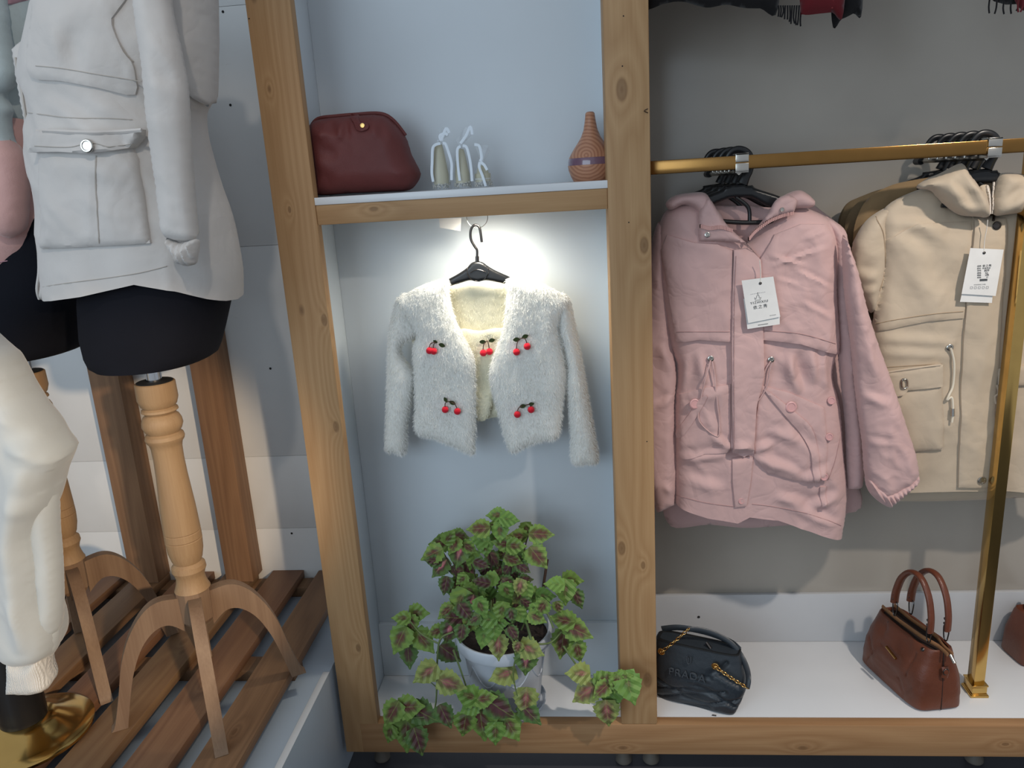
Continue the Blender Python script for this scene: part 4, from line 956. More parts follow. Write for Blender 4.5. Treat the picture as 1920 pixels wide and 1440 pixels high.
stem([(620, 1030), (690, 1100), (720, 1150)], .003, y0=-.055, y1=-.06); stem([(560, 850), (600, 960), (640, 1080)], .0028, y0=-.04, y1=-.055); stem([(730, 760), (745, 690), (750, 600)], y0=-.04, y1=.0)
tube('support_stick', [YP(.06).w(*p) for p in lc((985, 700), (1030, 398))], .0035, plain('bark_stick', (74, 50, 38), .8), PP, 8, 1)
# ------------------------------------------------------------------ brass rail with arms
RA = thing('clothes_rail', 'square brass clothes rail with upright post in the right bay', 'clothes rail', (0.928, 0.13, 0.0))
RY0, RY1 = 0.086, 0.112
box('rail', (0.098, RY0, 1.3435), (1.65, RY1, 1.3725), m_brass_r, RA, 0.0015)
box('flange', (0.0905, RY0 - .004, 1.3385), (0.098, RY1 + .004, 1.3775), m_brass_r, RA, 0.001)
box('upright', (0.903, 0.1125, 0.0), (0.929, 0.148, 1.3725), m_brass, RA, 0.0015)
for (g, z0, z1) in ((.009, 0.0, .006), (.007, .006, .009), (.005, .009, .03), (.007, .03, .034)):
    box('post_foot', (0.903 - g, 0.1125 - g, z0), (0.929 + g, 0.148 + g, z1), m_brass, RA, 0.001)
def arm(x0, x1, label):
    T = thing('rail_arm', label, 'rail arm', (x0, RY0, 1.33), 'arms clipped on the brass rail')
    z = 1.336
    V, F = tube_data([(x0, RY1 + .002, z), (x1, .335, z)], .006, 4, flat=(1.0, .8)); mesh_obj('arm_bar', V, F, m_silver, T, 20)
    tube('arm_tip', [(x1 + .002, .318, z), (x1, .342, z)], .0085, m_hang, T, 12, 1)
    for k in range(5): 
        f = .3 + .13 * k; tube('arm_peg', [(x0 + (x1 - x0) * f, RY1 + (.335 - RY1) * f, z - .002), (x0 + (x1 - x0) * f, RY1 + (.335 - RY1) * f, z + .012)], .003, m_silver, T, 8, 1)
    # clip wrapped round the rail
    w = .014
    box('clip', (x0 - w, RY0 - .004, 1.3585), (x0 + w, RY0 - .0008, 1.377), m_silver, T, .001)
    box('clip', (x0 - w, RY0 - .005, 1.3385), (x0 + w, RY0 - .0008, 1.3565), m_silver, T, .001)
    box('clip', (x0 - w, RY0 - .004, 1.3730), (x0 + w, RY1 + .004, 1.377), m_silver, T, .001)
    box('clip', (x0 - w, RY0 - .004, 1.3360), (x0 + w, RY1 + .006, 1.3428), m_silver, T, .001)
xa0, xb0 = float(at(1391, 303, RY0)[0]), float(at(1865, 272, RY0)[0]); xa1, xb1 = float(at(1327, 325, .33)[0]), float(at(1722, 300, .33)[0])
arm(xa0, xa1, 'silver clip and arm on the brass rail holding pink jackets'); arm(xb0, xb1, 'silver clip and arm on the brass rail holding beige jackets')

# ------------------------------------------------------------------ black plastic coat hangers
hq = cropf(1300, 250, 7.2)
def coat_hanger(y, label, group):
    p = YP(y); T = thing('coat_hanger', label, 'hanger', tuple(p.w(1385, 425)), group)
    pillow('body', p, hq((60, 900, 1), (220, 828), (388, 760), (412, 714, 1), (560, 690), (700, 672, 1), (722, 702), (800, 700, 1), (850, 745), (1110, 830), (1280, 905, 1), (1270, 1050, 1), (1010, 985), (800, 880), (640, 868), (480, 880), (270, 965), (70, 1040, 1)), .007, .007, m_hang, T, .007, .0045)
    tube('hook', [p.w(*q) for q in hq((470, 430), (462, 330), (520, 245), (600, 215), (690, 235), (755, 300), (775, 400), (750, 500), (700, 590), (660, 680))], [.0065, .0075, .0085, .009, .013], m_hang, T, 10, flat=(.5, 1))
    tube('crossbar', [p.w(*q) for q in hq((120, 1160), (650, 1205), (1180, 1190))], .0052, m_hang, T, 8)
    tube('strut', [p.w(*q) for q in hq((570, 860), (740, 1000), (760, 1190))], .0045, m_hang, T, 8)
    return T
def copy_thing(o, d, label):
    r = o.copy(); COL.objects.link(r); r.location = Vector(o.location) + Vector(d); r['label'] = label
    for ch in o.children:
        c = ch.copy(); COL.objects.link(c); c.parent = r; c.matrix_parent_inverse = ch.matrix_parent_inverse.copy()
        for g in ch.children:
            e = g.copy(); COL.objects.link(e); e.parent = c; e.matrix_parent_inverse = g.matrix_parent_inverse.copy()
    return r
H0 = coat_hanger(.155, 'frontmost black plastic hanger holding the pink parka', 'black hangers of the pink jackets')
sl = (xa1 - xa0) / (.335 - RY1)
copy_thing(H0, (sl * .05, .045, 0), 'second black hanger on the pink jackets\' arm'); copy_thing(H0, (sl * .1, .09, 0), 'third black hanger on the pink jackets\' arm'); copy_thing(H0, (sl * .16, .145, 0), 'rearmost black hanger on the pink jackets\' arm')
hb = np.array(at(1846, 262, .155)) - np.array(at(1384, 292, .155))
H1 = copy_thing(H0, tuple(hb), 'frontmost black hanger holding the beige jacket')
for k, d in enumerate((.036, .072, .108, .145)):
    o = copy_thing(H1, ((xb1 - xb0) / (.335 - RY1) * d, d, 0), ['second', 'third', 'fourth', 'rearmost'][k] + ' black hanger on the beige jackets\' arm')
for o in COL.objects:
    if o.name.startswith('coat_hanger') and 'beige' in o.get('label', ''): o['group'] = 'black hangers of the beige jackets'

# ------------------------------------------------------------------ pink parka
m_pink = fabric('pink_cotton', (198, 164, 160), 0.72, 1400, 0.12, 0.2, 0.03, 0.12, crush=0.28, cs=8)
m_pink_d = fabric('pink_seam', (170, 134, 131), 0.8); m_pbtn = plain('pink_button', (206, 158, 156), 0.4)
def jacket_bits(): pass
pp = YP(.165)
PJ = thing('pink_parka', 'crumpled dusty-pink hooded parka with white paper tag, front of its arm', 'jacket', tuple(pp.w(1410, 970)))
H = 1
cr = [(1360, 850, 1410, 850, -.012, .012), (1270, 865, 1370, 850, .006, .012), (1330, 810, 1370, 845, .005, .01), (1410, 845, 1450, 830, .006, .01), (1415, 855, 1500, 890, .006, .012), (1500, 900, 1560, 880, .006, .012), (1290, 660, 1280, 740, .005, .01), (1310, 660, 1320, 720, .005, .01), (1470, 660, 1500, 740, .007, .012), (1520, 650, 1530, 720, .006, .011), (1540, 660, 1555, 740, .006, .01), (1490, 650, 1475, 720, .006, .012), (1440, 800, 1490, 830, .005, .012), (1450, 780, 1530, 860, .005, .012), (1480, 950, 1570, 990, .006, .012), (1510, 960, 1575, 930, .006, .012), (1280, 900, 1360, 920, .004, .014), (1450, 930, 1520, 950, .005, .012)]
pillow('body', pp, [(1300, 378), (1262, 386), (1240, 410), (1228, 470), (1236, 560), (1252, 640), (1268, 690), (1264, 760), (1262, 850), (1264, 940, 1, H), (1320, 957, 1, H), (1376, 966, 1, H), (1398, 955, 1, H), (1450, 961, 1, H), (1510, 981, 1, H), (1577, 1005, 1, H), (1588, 930), (1580, 840), (1574, 760), (1560, 700), (1573, 640), (1569, 560), (1572, 470), (1560, 418), (1520, 393), (1478, 386), (1445, 412), (1412, 445), (1400, 455, 1), (1370, 430), (1335, 392)], .05, .035, m_pink, PJ, .07, .0065, wrinkle(pp, .007, 8, .006, 9, 51, .4, 1.4, [c_[:4] + (c_[4] * 1.7, c_[5]) for c_ in cr], .004, 18, .05), key='pink')
pillow('back_neck', YP(.195), [(1325, 390), (1365, 386), (1430, 388), (1462, 396), (1462, 440), (1430, 470), (1400, 480), (1360, 460), (1335, 430)], .012, .01, m_pink, PJ, .03, .007, wrinkle(pp, .003, 14))
pillow('back_hem', YP(.2), [(1255, 930), (1400, 930), (1560, 930), (1566, 985), (1480, 985), (1400, 990), (1330, 984), (1258, 987)], .012, .012, m_pink, PJ, .03, .01, wrinkle(pp, .004, 12, seed=57))
# hood and stand collar
ph1 = YP(.115)
pillow('hood', YP(.14), [(1248, 382), (1262, 368), (1290, 362), (1322, 362), (1338, 385), (1356, 410), (1345, 432), (1312, 432), (1306, 398), (1284, 384), (1258, 394)], .03, .03, m_pink, PJ, .02, .006, wrinkle(pp, .005, 20, .003, 20, 61))
pillow('hood', YP(.14), [(1455, 378), (1478, 362), (1502, 357), (1524, 372), (1528, 384), (1516, 390), (1490, 392), (1470, 398), (1450, 402)], .028, .03, m_pink, PJ, .018, .006, wrinkle(pp, .005, 20, .003, 20, 62))
lcf = pillow('collar', ph1, [(1310, 453, 1), (1309, 420), (1312, 396), (1328, 372), (1345, 394), (1362, 420), (1382, 440), (1402, 458), (1424, 484, 1), (1400, 462), (1376, 454), (1345, 453)], .014, .012, m_pink, PJ, .014, .005, wrinkle(ph1, .003, 22, .002, 22, 63), key='pcl')
rcf = pillow('collar', ph1, [(1402, 454, 1), (1408, 436), (1424, 420), (1440, 400), (1454, 376), (1474, 366), (1494, 374), (1489, 398, 1), (1462, 404), (1432, 418), (1414, 434)], .014, .012, m_pink, PJ, .014, .005, wrinkle(ph1, .003, 22, .002, 22, 64), key='pcr')
m_zp = plain('pink_zip_teeth', (206, 158, 150), 0.4)
def teeth(pts, key, pl, parent, mat, n, r=.0026):
    P = catmull(pts, 8); P = [P[int(i)] for i in np.linspace(0, len(P) - 1, n)]; V = []; F = []
    for u, v in P:
        c = on_surf(pl, key, u, v, .002); b0 = len(V)
        for dx in (-1, 1):
            for dy in (-1, 1):
                for dz in (-1, 1): V.append(c + np.array([dx * r * .55, dy * r, dz * r * 1.5]))
        F += [tuple(b0 + i for i in f) for f in ((0, 1, 3, 2), (4, 6, 7, 5), (0, 4, 5, 1), (2, 3, 7, 6), (0, 2, 6, 4), (1, 5, 7, 3))]
    return mesh_obj('zip_teeth', V, F, mat, parent, 30, sm=False)
teeth([(1313, 424), (1330, 428), (1352, 426), (1372, 432)], 'pcl', ph1, lcf, m_zp, 26); teeth([(1404, 448), (1416, 434), (1440, 416), (1464, 405), (1486, 399)], 'pcr', ph1, rcf, m_zp, 34)
disc('snap', on_surf(ph1, 'pcl', 1326, 440, .001), (0, -1, .1), .0062, .0022, m_silver, lcf, 20, hole=.45); disc('snap', on_surf(ph1, 'pcr', 1466, 393, .001), (0, -1, .1), .005, .003, m_silver, rcf)
# placket and storm flaps
overlay('storm_flap', pp, [(1238, 470), (1250, 440), (1300, 455), (1345, 458), (1372, 470), (1371, 560), (1370, 640, 1), (1310, 636), (1266, 640, 1), (1254, 560)], 'pink', .008, .003, m_pink, PJ, n=1, wr=wrinkle(pp, .003, 10, .002, 10, 66), newkey='psl')
overlay('storm_flap', pp, [(1424, 485), (1450, 440), (1500, 420), (1545, 420), (1562, 450), (1566, 560), (1570, 662, 1), (1500, 644), (1428, 636, 1)], 'pink', .009, .003, m_pink, PJ, n=1, wr=wrinkle(pp, .003, 10, .004, 9, 67, .5, 1.3, [(1435, 500, 1550, 462, .0045, .005), (1480, 500, 1565, 545, .0045, .005), (1440, 478, 1510, 500, .004, .005), (1490, 560, 1566, 600, .004, .006), (1500, 450, 1560, 425, .004, .006), (1450, 520, 1500, 535, .003, .005)], d=.05), newkey='psr')
seam('flap_seam', pp, [(1268, 622), (1320, 622), (1368, 622)], 'psl', m_pink_d, PJ); seam('flap_seam', pp, [(1430, 620), (1500, 626), (1566, 644)], 'psr', m_pink_d, PJ)
overlay('placket', pp, [(1374, 468), (1402, 464), (1424, 486), (1427, 560), (1429, 640), (1430, 700), (1424, 730), (1416, 760), (1411, 848), (1392, 852), (1372, 846), (1371, 760), (1370, 640), (1371, 560)], 'pink', .014, .004, m_pink, PJ, n=1, wr=wrinkle(pp, .003, 12, .001, 16, 68), newkey='ppl')
seam('placket_stitch', pp, [(1380, 480), (1377, 560), (1376, 700), (1377, 838)], 'ppl', m_pink_d, PJ, .0006)
overlay('placket', pp, [(1372, 858), (1411, 856), (1407, 900), (1399, 948), (1378, 950), (1373, 900)], 'pink', .004, .003, m_pink, PJ)
# pockets
overlay('pocket', pp, [(1268, 736), (1320, 726), (1369, 720), (1369, 800), (1366, 846), (1320, 850), (1268, 858)], 'pink', .003, .003, m_pink, PJ, wr=wrinkle(pp, .003, 14, .007, 11, 69), newkey='ppo1')
overlay('pocket', pp, [(1426, 722), (1480, 736), (1544, 763), (1550, 840), (1546, 905), (1490, 900), (1440, 886), (1413, 856), (1416, 790)], 'pink', .003, .003, m_pink, PJ, wr=wrinkle(pp, .004, 12, .008, 10, 70), newkey='ppo2')
overlay('pocket_strap', pp, [(1432, 730), (1452, 742), (1490, 772), (1520, 800), (1532, 840), (1536, 900), (1526, 900), (1520, 850), (1500, 812), (1474, 782)], 'ppo2', .003, .003, m_pink, PJ, n=3)
overlay('pocket_strap', pp, [(1310, 748), (1326, 744), (1300, 790), (1272, 820), (1268, 806), (1290, 778)], 'ppo1', .003, .003, m_pink, PJ, n=3)
for (u, v, r, k) in ((1482, 762, .0135, 'ppo2'), (1302, 756, .0125, 'ppo1'), (1557, 750, .0095, 'pink'), (1553, 818, .0095, 'pink'), (1543, 892, .0095, 'pink'), (1389, 938, .008, 'pink')):
    disc('button', on_surf(pp, k, u, v, .004), (.1, -1, .1), r, .004, m_pbtn, PJ)
overlay('hem_tab', pp, [(1537, 912), (1548, 912), (1548, 950), (1540, 950)], 'pink', .003, .003, m_pink, PJ)
seam('side_seam', pp, [(1568, 752), (1576, 800), (1566, 860), (1552, 900)], 'pink', m_pink_d, PJ, .0009)
seam('hem_seam', pp, [(1410, 945), (1450, 950), (1510, 962), (1576, 984)], 'pink', m_pink_d, PJ); seam('hem_seam', pp, [(1268, 928), (1320, 942), (1376, 950)], 'pink', m_pink_d, PJ)
# eyelets and draw cords
for (u, v, path) in ((1332, 672, [(1331, 674), (1322, 706), (1314, 740), (1308, 780), (1322, 802), (1345, 816), (1347, 790), (1342, 740), (1338, 700), (1334, 676)]), (1445, 674, [(1443, 676), (1430, 700), (1418, 748), (1430, 735), (1438, 715), (1442, 690), (1446, 678)])):
    disc('eyelet', on_surf(pp, 'pink', u, v, .002), (0, -1, 0), .0075, .003, m_silver, PJ, 20, hole=.5)
    tube('drawcord', [on_surf(pp, 'pink', a, b_, .009) for a, b_ in path], .0019, m_pink, PJ, 6)
# sleeves
ps1 = YP(.16)
cs = [(1570, 560, 1600, 590, .005, .009), (1575, 620, 1605, 650, .005, .009), (1580, 480, 1600, 520, .004, .008)]
pillow('sleeve', ps1, [(1545, 412), (1582, 428), (1592, 470), (1598, 560), (1603, 640), (1610, 740), (1617, 830), (1621, 880), (1615, 914, 1), (1588, 916, 1), (1584, 800), (1574, 700), (1566, 600), (1560, 480)], .03, .03, m_pink, PJ, .028, .006, wrinkle(ps1, .005, 14, .006, 13, 71, 0, 2, cs, .006, 26))
pillow('sleeve', YP(.17), [(1236, 415), (1218, 470), (1204, 560), (1200, 700), (1206, 860), (1222, 940), (1232, 960, 1), (1266, 944, 1), (1270, 880), (1266, 760), (1270, 700), (1262, 640), (1254, 560), (1250, 470)], .034, .03, m_pink, PJ, .03, .006, wrinkle(ps1, .006, 14, .006, 13, 73, 0, 2, [(1236, 640, 1262, 700, .008, .012), (1240, 900, 1264, 920, .006, .01), (1230, 760, 1262, 740, .006, .01)], .006, 24))
# paper tag with print
def hang_tag(label, quad, quad2, y, string, lines, off):
    p = YP(y); Q = [p.w(*q) for q in quad]
    T = thing('paper_tag', label, 'tag', np.array(Q).mean(0))
    slab('card', Q, (0, 1, 0), .0007, m_paper, T)
    slab('rear_card', [YP(y + .004).w(*q) for q in quad2], (0, 1, 0), .0007, m_paper, T)
    tube('string', [p.w(*q) for q in string], .0009, m_string, T, 6)
    disc('eyelet', p.w(*string[-1]) - np.array([0, .0003, 0]), (0, -1, 0), .0032, .0012, m_gun, T, 16, hole=.45)
    for (txt, u, v, size, mat, rot, sp, sx) in lines:
        s, t = p.px(u, v); text('print', txt, p, s, t, .0006, size, mat, T, rot, ext=.0001, spacing=sp, sx=sx)
    return T, p
ty = float(on_surf(pp, 'ppl', 1420, 560)[1]) - .012
t1, p1 = hang_tag('white paper tag with a crown mark hanging on the pink parka', [(1390.5, 526), (1450, 518.5), (1463, 594), (1403, 606)], [(1394, 560), (1462, 590), (1462, 608), (1401.5, 617)], ty, [(1424, 488), (1426, 508), (1425.5, 531)], [('YIZHIXIU', 1423.5, 566.5, .0078, m_ink, .12, 1.25, 1.0), ('依之秀', 1425.5, 575.3, .0092, m_ink, .12, 1.4, 1.0), ('▪ ▪ ▪ ▪    ▪ ▪ ▪ ▪', 1421, 549.5, .0045, m_ink2, .12, 1, 1), ('xxxxxxx', 1449, 590.5, .004, m_ink2, .12, 1, 1)], 0)
# crown mark
cm = []
for dx, dy in ((-6, 3), (-4.5, 8), (4.5, 7), (6, 2), (3, 4.5), (2.2, 0), (0, -3.5), (-2.2, 0.5), (-3, 5)): cm.append(p1.w(1421 + dx, 555 + dy, .0005))
tube('print', cm, .0004, m_ink, t1, 5, 1, True); ball('print', p1.w(1421, 549.5, .0006), .0012, m_ink, t1, 8)
slab('print', [YP(ty + .004).w(*q) - np.array([0, .0003, 0]) for q in ((1421, 609.3), (1440, 606.3), (1440, 607.3), (1421, 610.3))], (0, 1, 0), .0002, m_ink, t1)

# pink jackets behind
def rear_jacket(name, label, y, outlines, mat, group, seed):
    p = YP(y); a = p.w(*outlines[0][1][0][:2]); T = thing(name, label, 'jacket', a, group)
    for nm, px, tf in outlines: pillow(nm, p, px, tf, tf, mat, T, .045, .009, wrinkle(p, .005, 11, .005, 12, seed, .2, 1.6, (), .005, 20)); seed += 1
    return T
rj = rear_jacket('pink_jacket', 'dusty-pink jacket hanging second, its elasticated cuff showing at the right', .25, [('body', [(1330, 372), (1290, 380), (1270, 420), (1270, 600), (1262, 800), (1256, 950), (1400, 955), (1602, 960), (1602, 870), (1590, 700), (1590, 560), (1580, 440), (1540, 395), (1500, 372), (1440, 368), (1380, 364)], .03)], m_pink, 'pink jackets on the first arm', 81)
pw = YP(.10)
pillow('sleeve', pw, [(1580, 440), (1606, 500), (1625, 575), (1645, 640), (1672, 715), (1700, 800), (1716, 850), (1720, 890), (1700, 912), (1668, 930), (1640, 925), (1622, 895), (1616, 830), (1604, 740), (1594, 640), (1582, 540)], .035, .035, m_pink, rj, .035, .006, wrinkle(pw, .006, 12, .006, 12, 83, .5, 1.6, [(1610, 740, 1670, 760, .006, .01), (1620, 830, 1680, 832, .004, .008), (1620, 650, 1650, 720, .006, .012), (1660, 800, 1700, 860, .006, .01)], .005, 20, .03), key='psv')
pillow('cuff', pw, [(1626, 892), (1660, 912), (1692, 900), (1716, 884), (1719, 900), (1696, 922), (1672, 942), (1662, 948), (1642, 936), (1626, 916)], .036, .03, m_pink, rj, .02, .0035, lambda s, t: .005 * np.sin((s + t * .6) * 520), key='pcf')
rear_jacket('pink_jacket', 'dusty-pink jacket hanging rearmost behind the two others', .305, [('body', [(1340, 372), (1300, 385), (1280, 420), (1275, 600), (1265, 800), (1262, 925), (1400, 930), (1598, 935), (1596, 860), (1585, 700), (1585, 560), (1570, 450), (1530, 400), (1490, 374), (1440, 370), (1390, 366)], .028)], m_pink, 'pink jackets on the first arm', 91)

# ------------------------------------------------------------------ beige jackets
m_beige = fabric('beige_cotton', (190, 173, 151), 0.7, 1400, 0.12, 0.2, 0.03, 0.12, crush=0.12, cs=7); m_beige_d = fabric('beige_seam', (160, 138, 112), 0.8); m_olive = fabric('olive_brown_cotton', (98, 82, 58), 0.8); m_khaki = fabric('khaki_cotton', (130, 106, 74), 0.8)
pe = YP(.195)
BJ = thing('beige_parka', 'beige hooded parka with white printed tag, front of the right arm', 'jacket', tuple(pe.w(1800, 930)))
cr = [(1660, 420, 1800, 430, .003, .012), (1670, 440, 1760, 500, .004, .02), (1700, 410, 1800, 470, .004, .016), (1640, 640, 1800, 650, .004, .014), (1650, 665, 1800, 672, .004, .012), (1700, 480, 1780, 600, .006, .03)]
pillow('body', pe, [(1655, 395), (1705, 362), (1760, 352), (1800, 398), (1850, 404), (1880, 400), (1940, 380), (1990, 420), (2000, 600), (2010, 800), (2020, 905, 1, H), (1930, 915, 1, H), (1868, 912, 1, H), (1800, 912, 1, H), (1720, 916, 1, H), (1640, 918, 1, H), (1636, 800), (1632, 640), (1640, 585), (1655, 520), (1652, 450)], .03, .022, m_beige, BJ, .08, .0075, wrinkle(pe, .008, 8, .004, 9, 101, .3, 1.5, [c_[:4] + (c_[4] * 1.6, c_[5]) for c_ in cr], .003, 16, .05), key='beige')
pillow('back_hem', YP(.21), [(1640, 880), (1760, 890), (1900, 890), (2010, 880), (2010, 925), (1900, 934), (1760, 940), (1660, 938), (1636, 925)], .015, .012, m_beige, BJ, .03, .01, wrinkle(pe, .004, 12, seed=103))
pillow('hood', YP(.15), [(1718, 352), (1736, 336), (1760, 326), (1790, 310), (1803, 306, 1), (1816, 326), (1832, 348), (1848, 372), (1850, 404), (1826, 406), (1796, 402), (1768, 382), (1745, 358)], .035, .03, m_beige, BJ, .025, .006, wrinkle(pe, .004, 16, .004, 16, 105, .8, 1.8, [(1755, 340, 1800, 400, .010, .012), (1790, 325, 1835, 395, .010, .012), (1760, 380, 1800, 395, .006, .008)], d=.03), key='bhl')
pillow('hood', YP(.15), [(1866, 404), (1858, 388), (1862, 356), (1872, 330), (1884, 324), (1916, 326), (1960, 330), (1985, 360), (1980, 400), (1930, 398), (1890, 402)], .032, .03, m_beige, BJ, .025, .006, wrinkle(pe, .004, 16, .004, 16, 107, -.6, 1.8, [(1866, 398, 1920, 350, .009, .012), (1890, 400, 1960, 380, .006, .01)], d=.03), key='bhr')
pillow('back_neck', YP(.18), [(1790, 330), (1830, 335), (1880, 330), (1890, 380), (1860, 400), (1820, 390)], .01, .01, m_beige_d, BJ, .02, .008)
zl = pillow('collar_stand', YP(.14), [(1836, 352), (1848, 346), (1856, 352), (1858, 380), (1856, 404), (1838, 406), (1834, 380)], .008, .008, m_beige, BJ, .01, .005, key='bst')
m_zw = plain('white_zip_teeth', (226, 214, 200), 0.4)
teeth([(1850, 350), (1854, 366), (1855, 384), (1855, 398)], 'bst', YP(.14), zl, m_zw, 16, .0022); teeth([(1862, 344), (1860, 366), (1860, 384), (1859, 398)], 'bhr', YP(.15), zl, m_zw, 16, .0022)
tube('zip_pull', [on_surf(pe, 'beige', u, v, .022) for u, v in ((1857, 386), (1855, 402), (1853, 412))], .003, m_gun, BJ, 8)
overlay('placket', pe, [(1822, 407, 1), (1881, 408, 1), (1876, 560), (1868, 700), (1862, 770), (1866, 850), (1871, 913), (1795, 912), (1800, 760), (1806, 620), (1815, 500)], 'beige', .006, .004, m_beige, BJ, n=1, wr=wrinkle(pe, .003, 14, .002, 14, 109), newkey='bpl')
for u, v, r, m_ in ((1868, 423, .0095, m_gun), (1840, 900, .0095, m_silver)): disc('snap', on_surf(pe, 'bpl', u, v, .001), (0, -1, .1), r, .004, m_, BJ)
overlay('storm_flap', pe, [(1640, 540), (1655, 450), (1720, 420), (1818, 415), (1812, 520), (1806, 596, 1), (1740, 602), (1638, 618, 1)], 'beige', .003, .003, m_beige, BJ, wr=wrinkle(pe, .005, 9, .002, 10, 110), newkey='bsf')
seam('flap_seam', pe, [(1640, 606), (1740, 590), (1806, 584)], 'bsf', m_beige_d, BJ, .001)
seam('waist_seam', pe, [(1640, 690), (1700, 686), (1766, 682)], 'beige', m_beige_d, BJ, .001)
bp = overlay('pocket', pe, [(1640, 735), (1764, 716), (1766, 842, 1), (1712, 846), (1640, 850)], 'beige', .004, .004, m_beige, BJ, newkey='bpo', puff=.008, wr=wrinkle(pe, .003, 12, seed=111))
bf = overlay('pocket_flap', pe, [(1640, 700), (1765, 682, 1), (1765, 722, 1), (1700, 730), (1690, 739), (1640, 745)], 'bpo', .008, .004, m_beige, BJ, newkey='bfl', back=.008)
tube('piping', [on_surf(pe, 'bfl', u, v, .001) for u, v in ((1645, 701), (1700, 692), (1763, 684))], .0026, m_beige, bf, 6); tube('buckle', [on_surf(pe, 'bfl', u, v, .003) for u, v in ((1690, 712), (1691, 726), (1700, 725), (1699, 711))], .0022, m_silver, bf, 6, 4, True)
disc('eyelet', on_surf(pe, 'beige', 1780, 651, .002), (0, -1, 0), .008, .003, m_silver, BJ, 20, hole=.5)
tube('drawcord', [on_surf(pe, 'beige', u, v, .008) for u, v in ((1780, 652), (1786, 680), (1784, 720), (1776, 740), (1773, 748), (1782, 744), (1784, 770), (1782, 790))], .0028, plain('cream_cord', (222, 212, 192), .7), BJ, 8)
tube('cord_end', [on_surf(pe, 'beige', u, v, .008) for u, v in ((1783, 764), (1783, 778))], .0046, m_silver, BJ, 10, 1)
tube('drawcord', [on_surf(pe, 'beige', u, v, .008) for u, v in ((1866, 720), (1869, 735), (1862, 742), (1864, 755))], .0028, m_beige, BJ, 8)
overlay('pocket', pe, [(1868, 690), (1960, 680), (1960, 720), (1868, 722)], 'beige', .006, .004, m_beige, BJ)
pillow('sleeve', YP(.2), [(1668, 388), (1630, 408), (1606, 440), (1596, 475), (1600, 525), (1622, 572), (1636, 586), (1650, 545), (1662, 480), (1660, 420)], .03, .03, m_beige, BJ, .035, .006, wrinkle(pe, .006, 12, .003, 12, 113, .3, 1.6, [(1610, 560, 1650, 540, .006, .008), (1604, 520, 1650, 520, .006, .012)], d=.03), key='bslv')
seam('armhole_seam', YP(.2), [(1640, 405), (1656, 440), (1658, 500), (1648, 545)], 'bslv', m_beige_d, BJ, .0012)
ty = float(on_surf(pe, 'bpl', 1845, 520)[1]) - .012
L2 = [('品牌:', 1836, 499, .0042, m_ink, 0, 1, 1), ('依之秀', 1850.5, 498.5, .0062, m_ink, 0, 1.1, 1), ('品名:', 1835.8, 503.3, .0042, m_ink, 0, 1, 1), ('时尚风衣', 1849.5, 503, .0042, m_ink, 0, 1.1, 1), ('货号:', 1836, 507.6, .0042, m_ink, 0, 1, 1), ('809', 1850, 507.2, .0072, m_ink, 0, 1, 1), ('规格:', 1836, 512, .0042, m_ink, 0, 1, 1), ('XL', 1850, 512.2, .0066, m_ink, 0, 1, 1), ('等级:', 1836, 516.2, .0042, m_ink, 0, 1, 1), ('合格', 1850.5, 515.8, .0042, m_ink, 0, 1, 1), ('检验:', 1836, 520.3, .0042, m_ink, 0, 1, 1), ('01', 1851, 519.6, .0042, m_ink, 0, 1, 1), ('||||||||||||||||||', 1844, 524.5, .0058, m_ink, 0, .8, 1), ('WASHING CARE', 1837, 533.5, .0034, m_ink2, 0, 1, 1), ('□ □ □ □ □', 1836, 539.5, .0072, m_ink2, -.03, 1, 1)]
hang_tag('white printed paper tag with size lettering hanging on the beige parka', [(1819.5, 465), (1882, 468), (1867, 555), (1803, 551)], [(1806, 540), (1862, 545), (1860, 568), (1800, 566)], ty, [(1852, 412), (1850, 430), (1846, 452), (1845, 474)], L2, 0)

oj = [('olive-brown jacket directly behind the beige parka', .24, [(1700, 340), (1660, 352), (1628, 372), (1610, 400), (1600, 440), (1604, 500), (1640, 560), (1700, 700), (1800, 880), (1920, 880), (1960, 600), (1930, 400), (1860, 345), (1780, 330)], m_khaki), ('khaki jacket, third on the right arm', .268, [(1680, 348), (1630, 366), (1598, 390), (1584, 425), (1590, 470), (1620, 540), (1700, 700), (1800, 850), (1900, 850), (1940, 600), (1910, 410), (1850, 350), (1760, 338)], m_olive), ('dark olive jacket, fourth on the right arm', .295, [(1664, 352), (1620, 366), (1590, 382), (1576, 410), (1574, 440), (1590, 480), (1680, 700), (1780, 850), (1880, 850), (1920, 600), (1890, 410), (1840, 355), (1750, 340)], m_olive), ('dark olive jacket hanging rearmost on the right arm', .325, [(1690, 345), (1640, 362), (1596, 376), (1578, 396), (1572, 425), (1590, 470), (1680, 700), (1780, 840), (1860, 840), (1900, 600), (1870, 410), (1820, 355), (1760, 340)], m_olive)]
for i, (lb, y, px, mt) in enumerate(oj): rear_jacket('olive_jacket', lb, y, [('body', px, .013)], mt, 'olive and khaki jackets on the second arm', 121 + 3 * i)

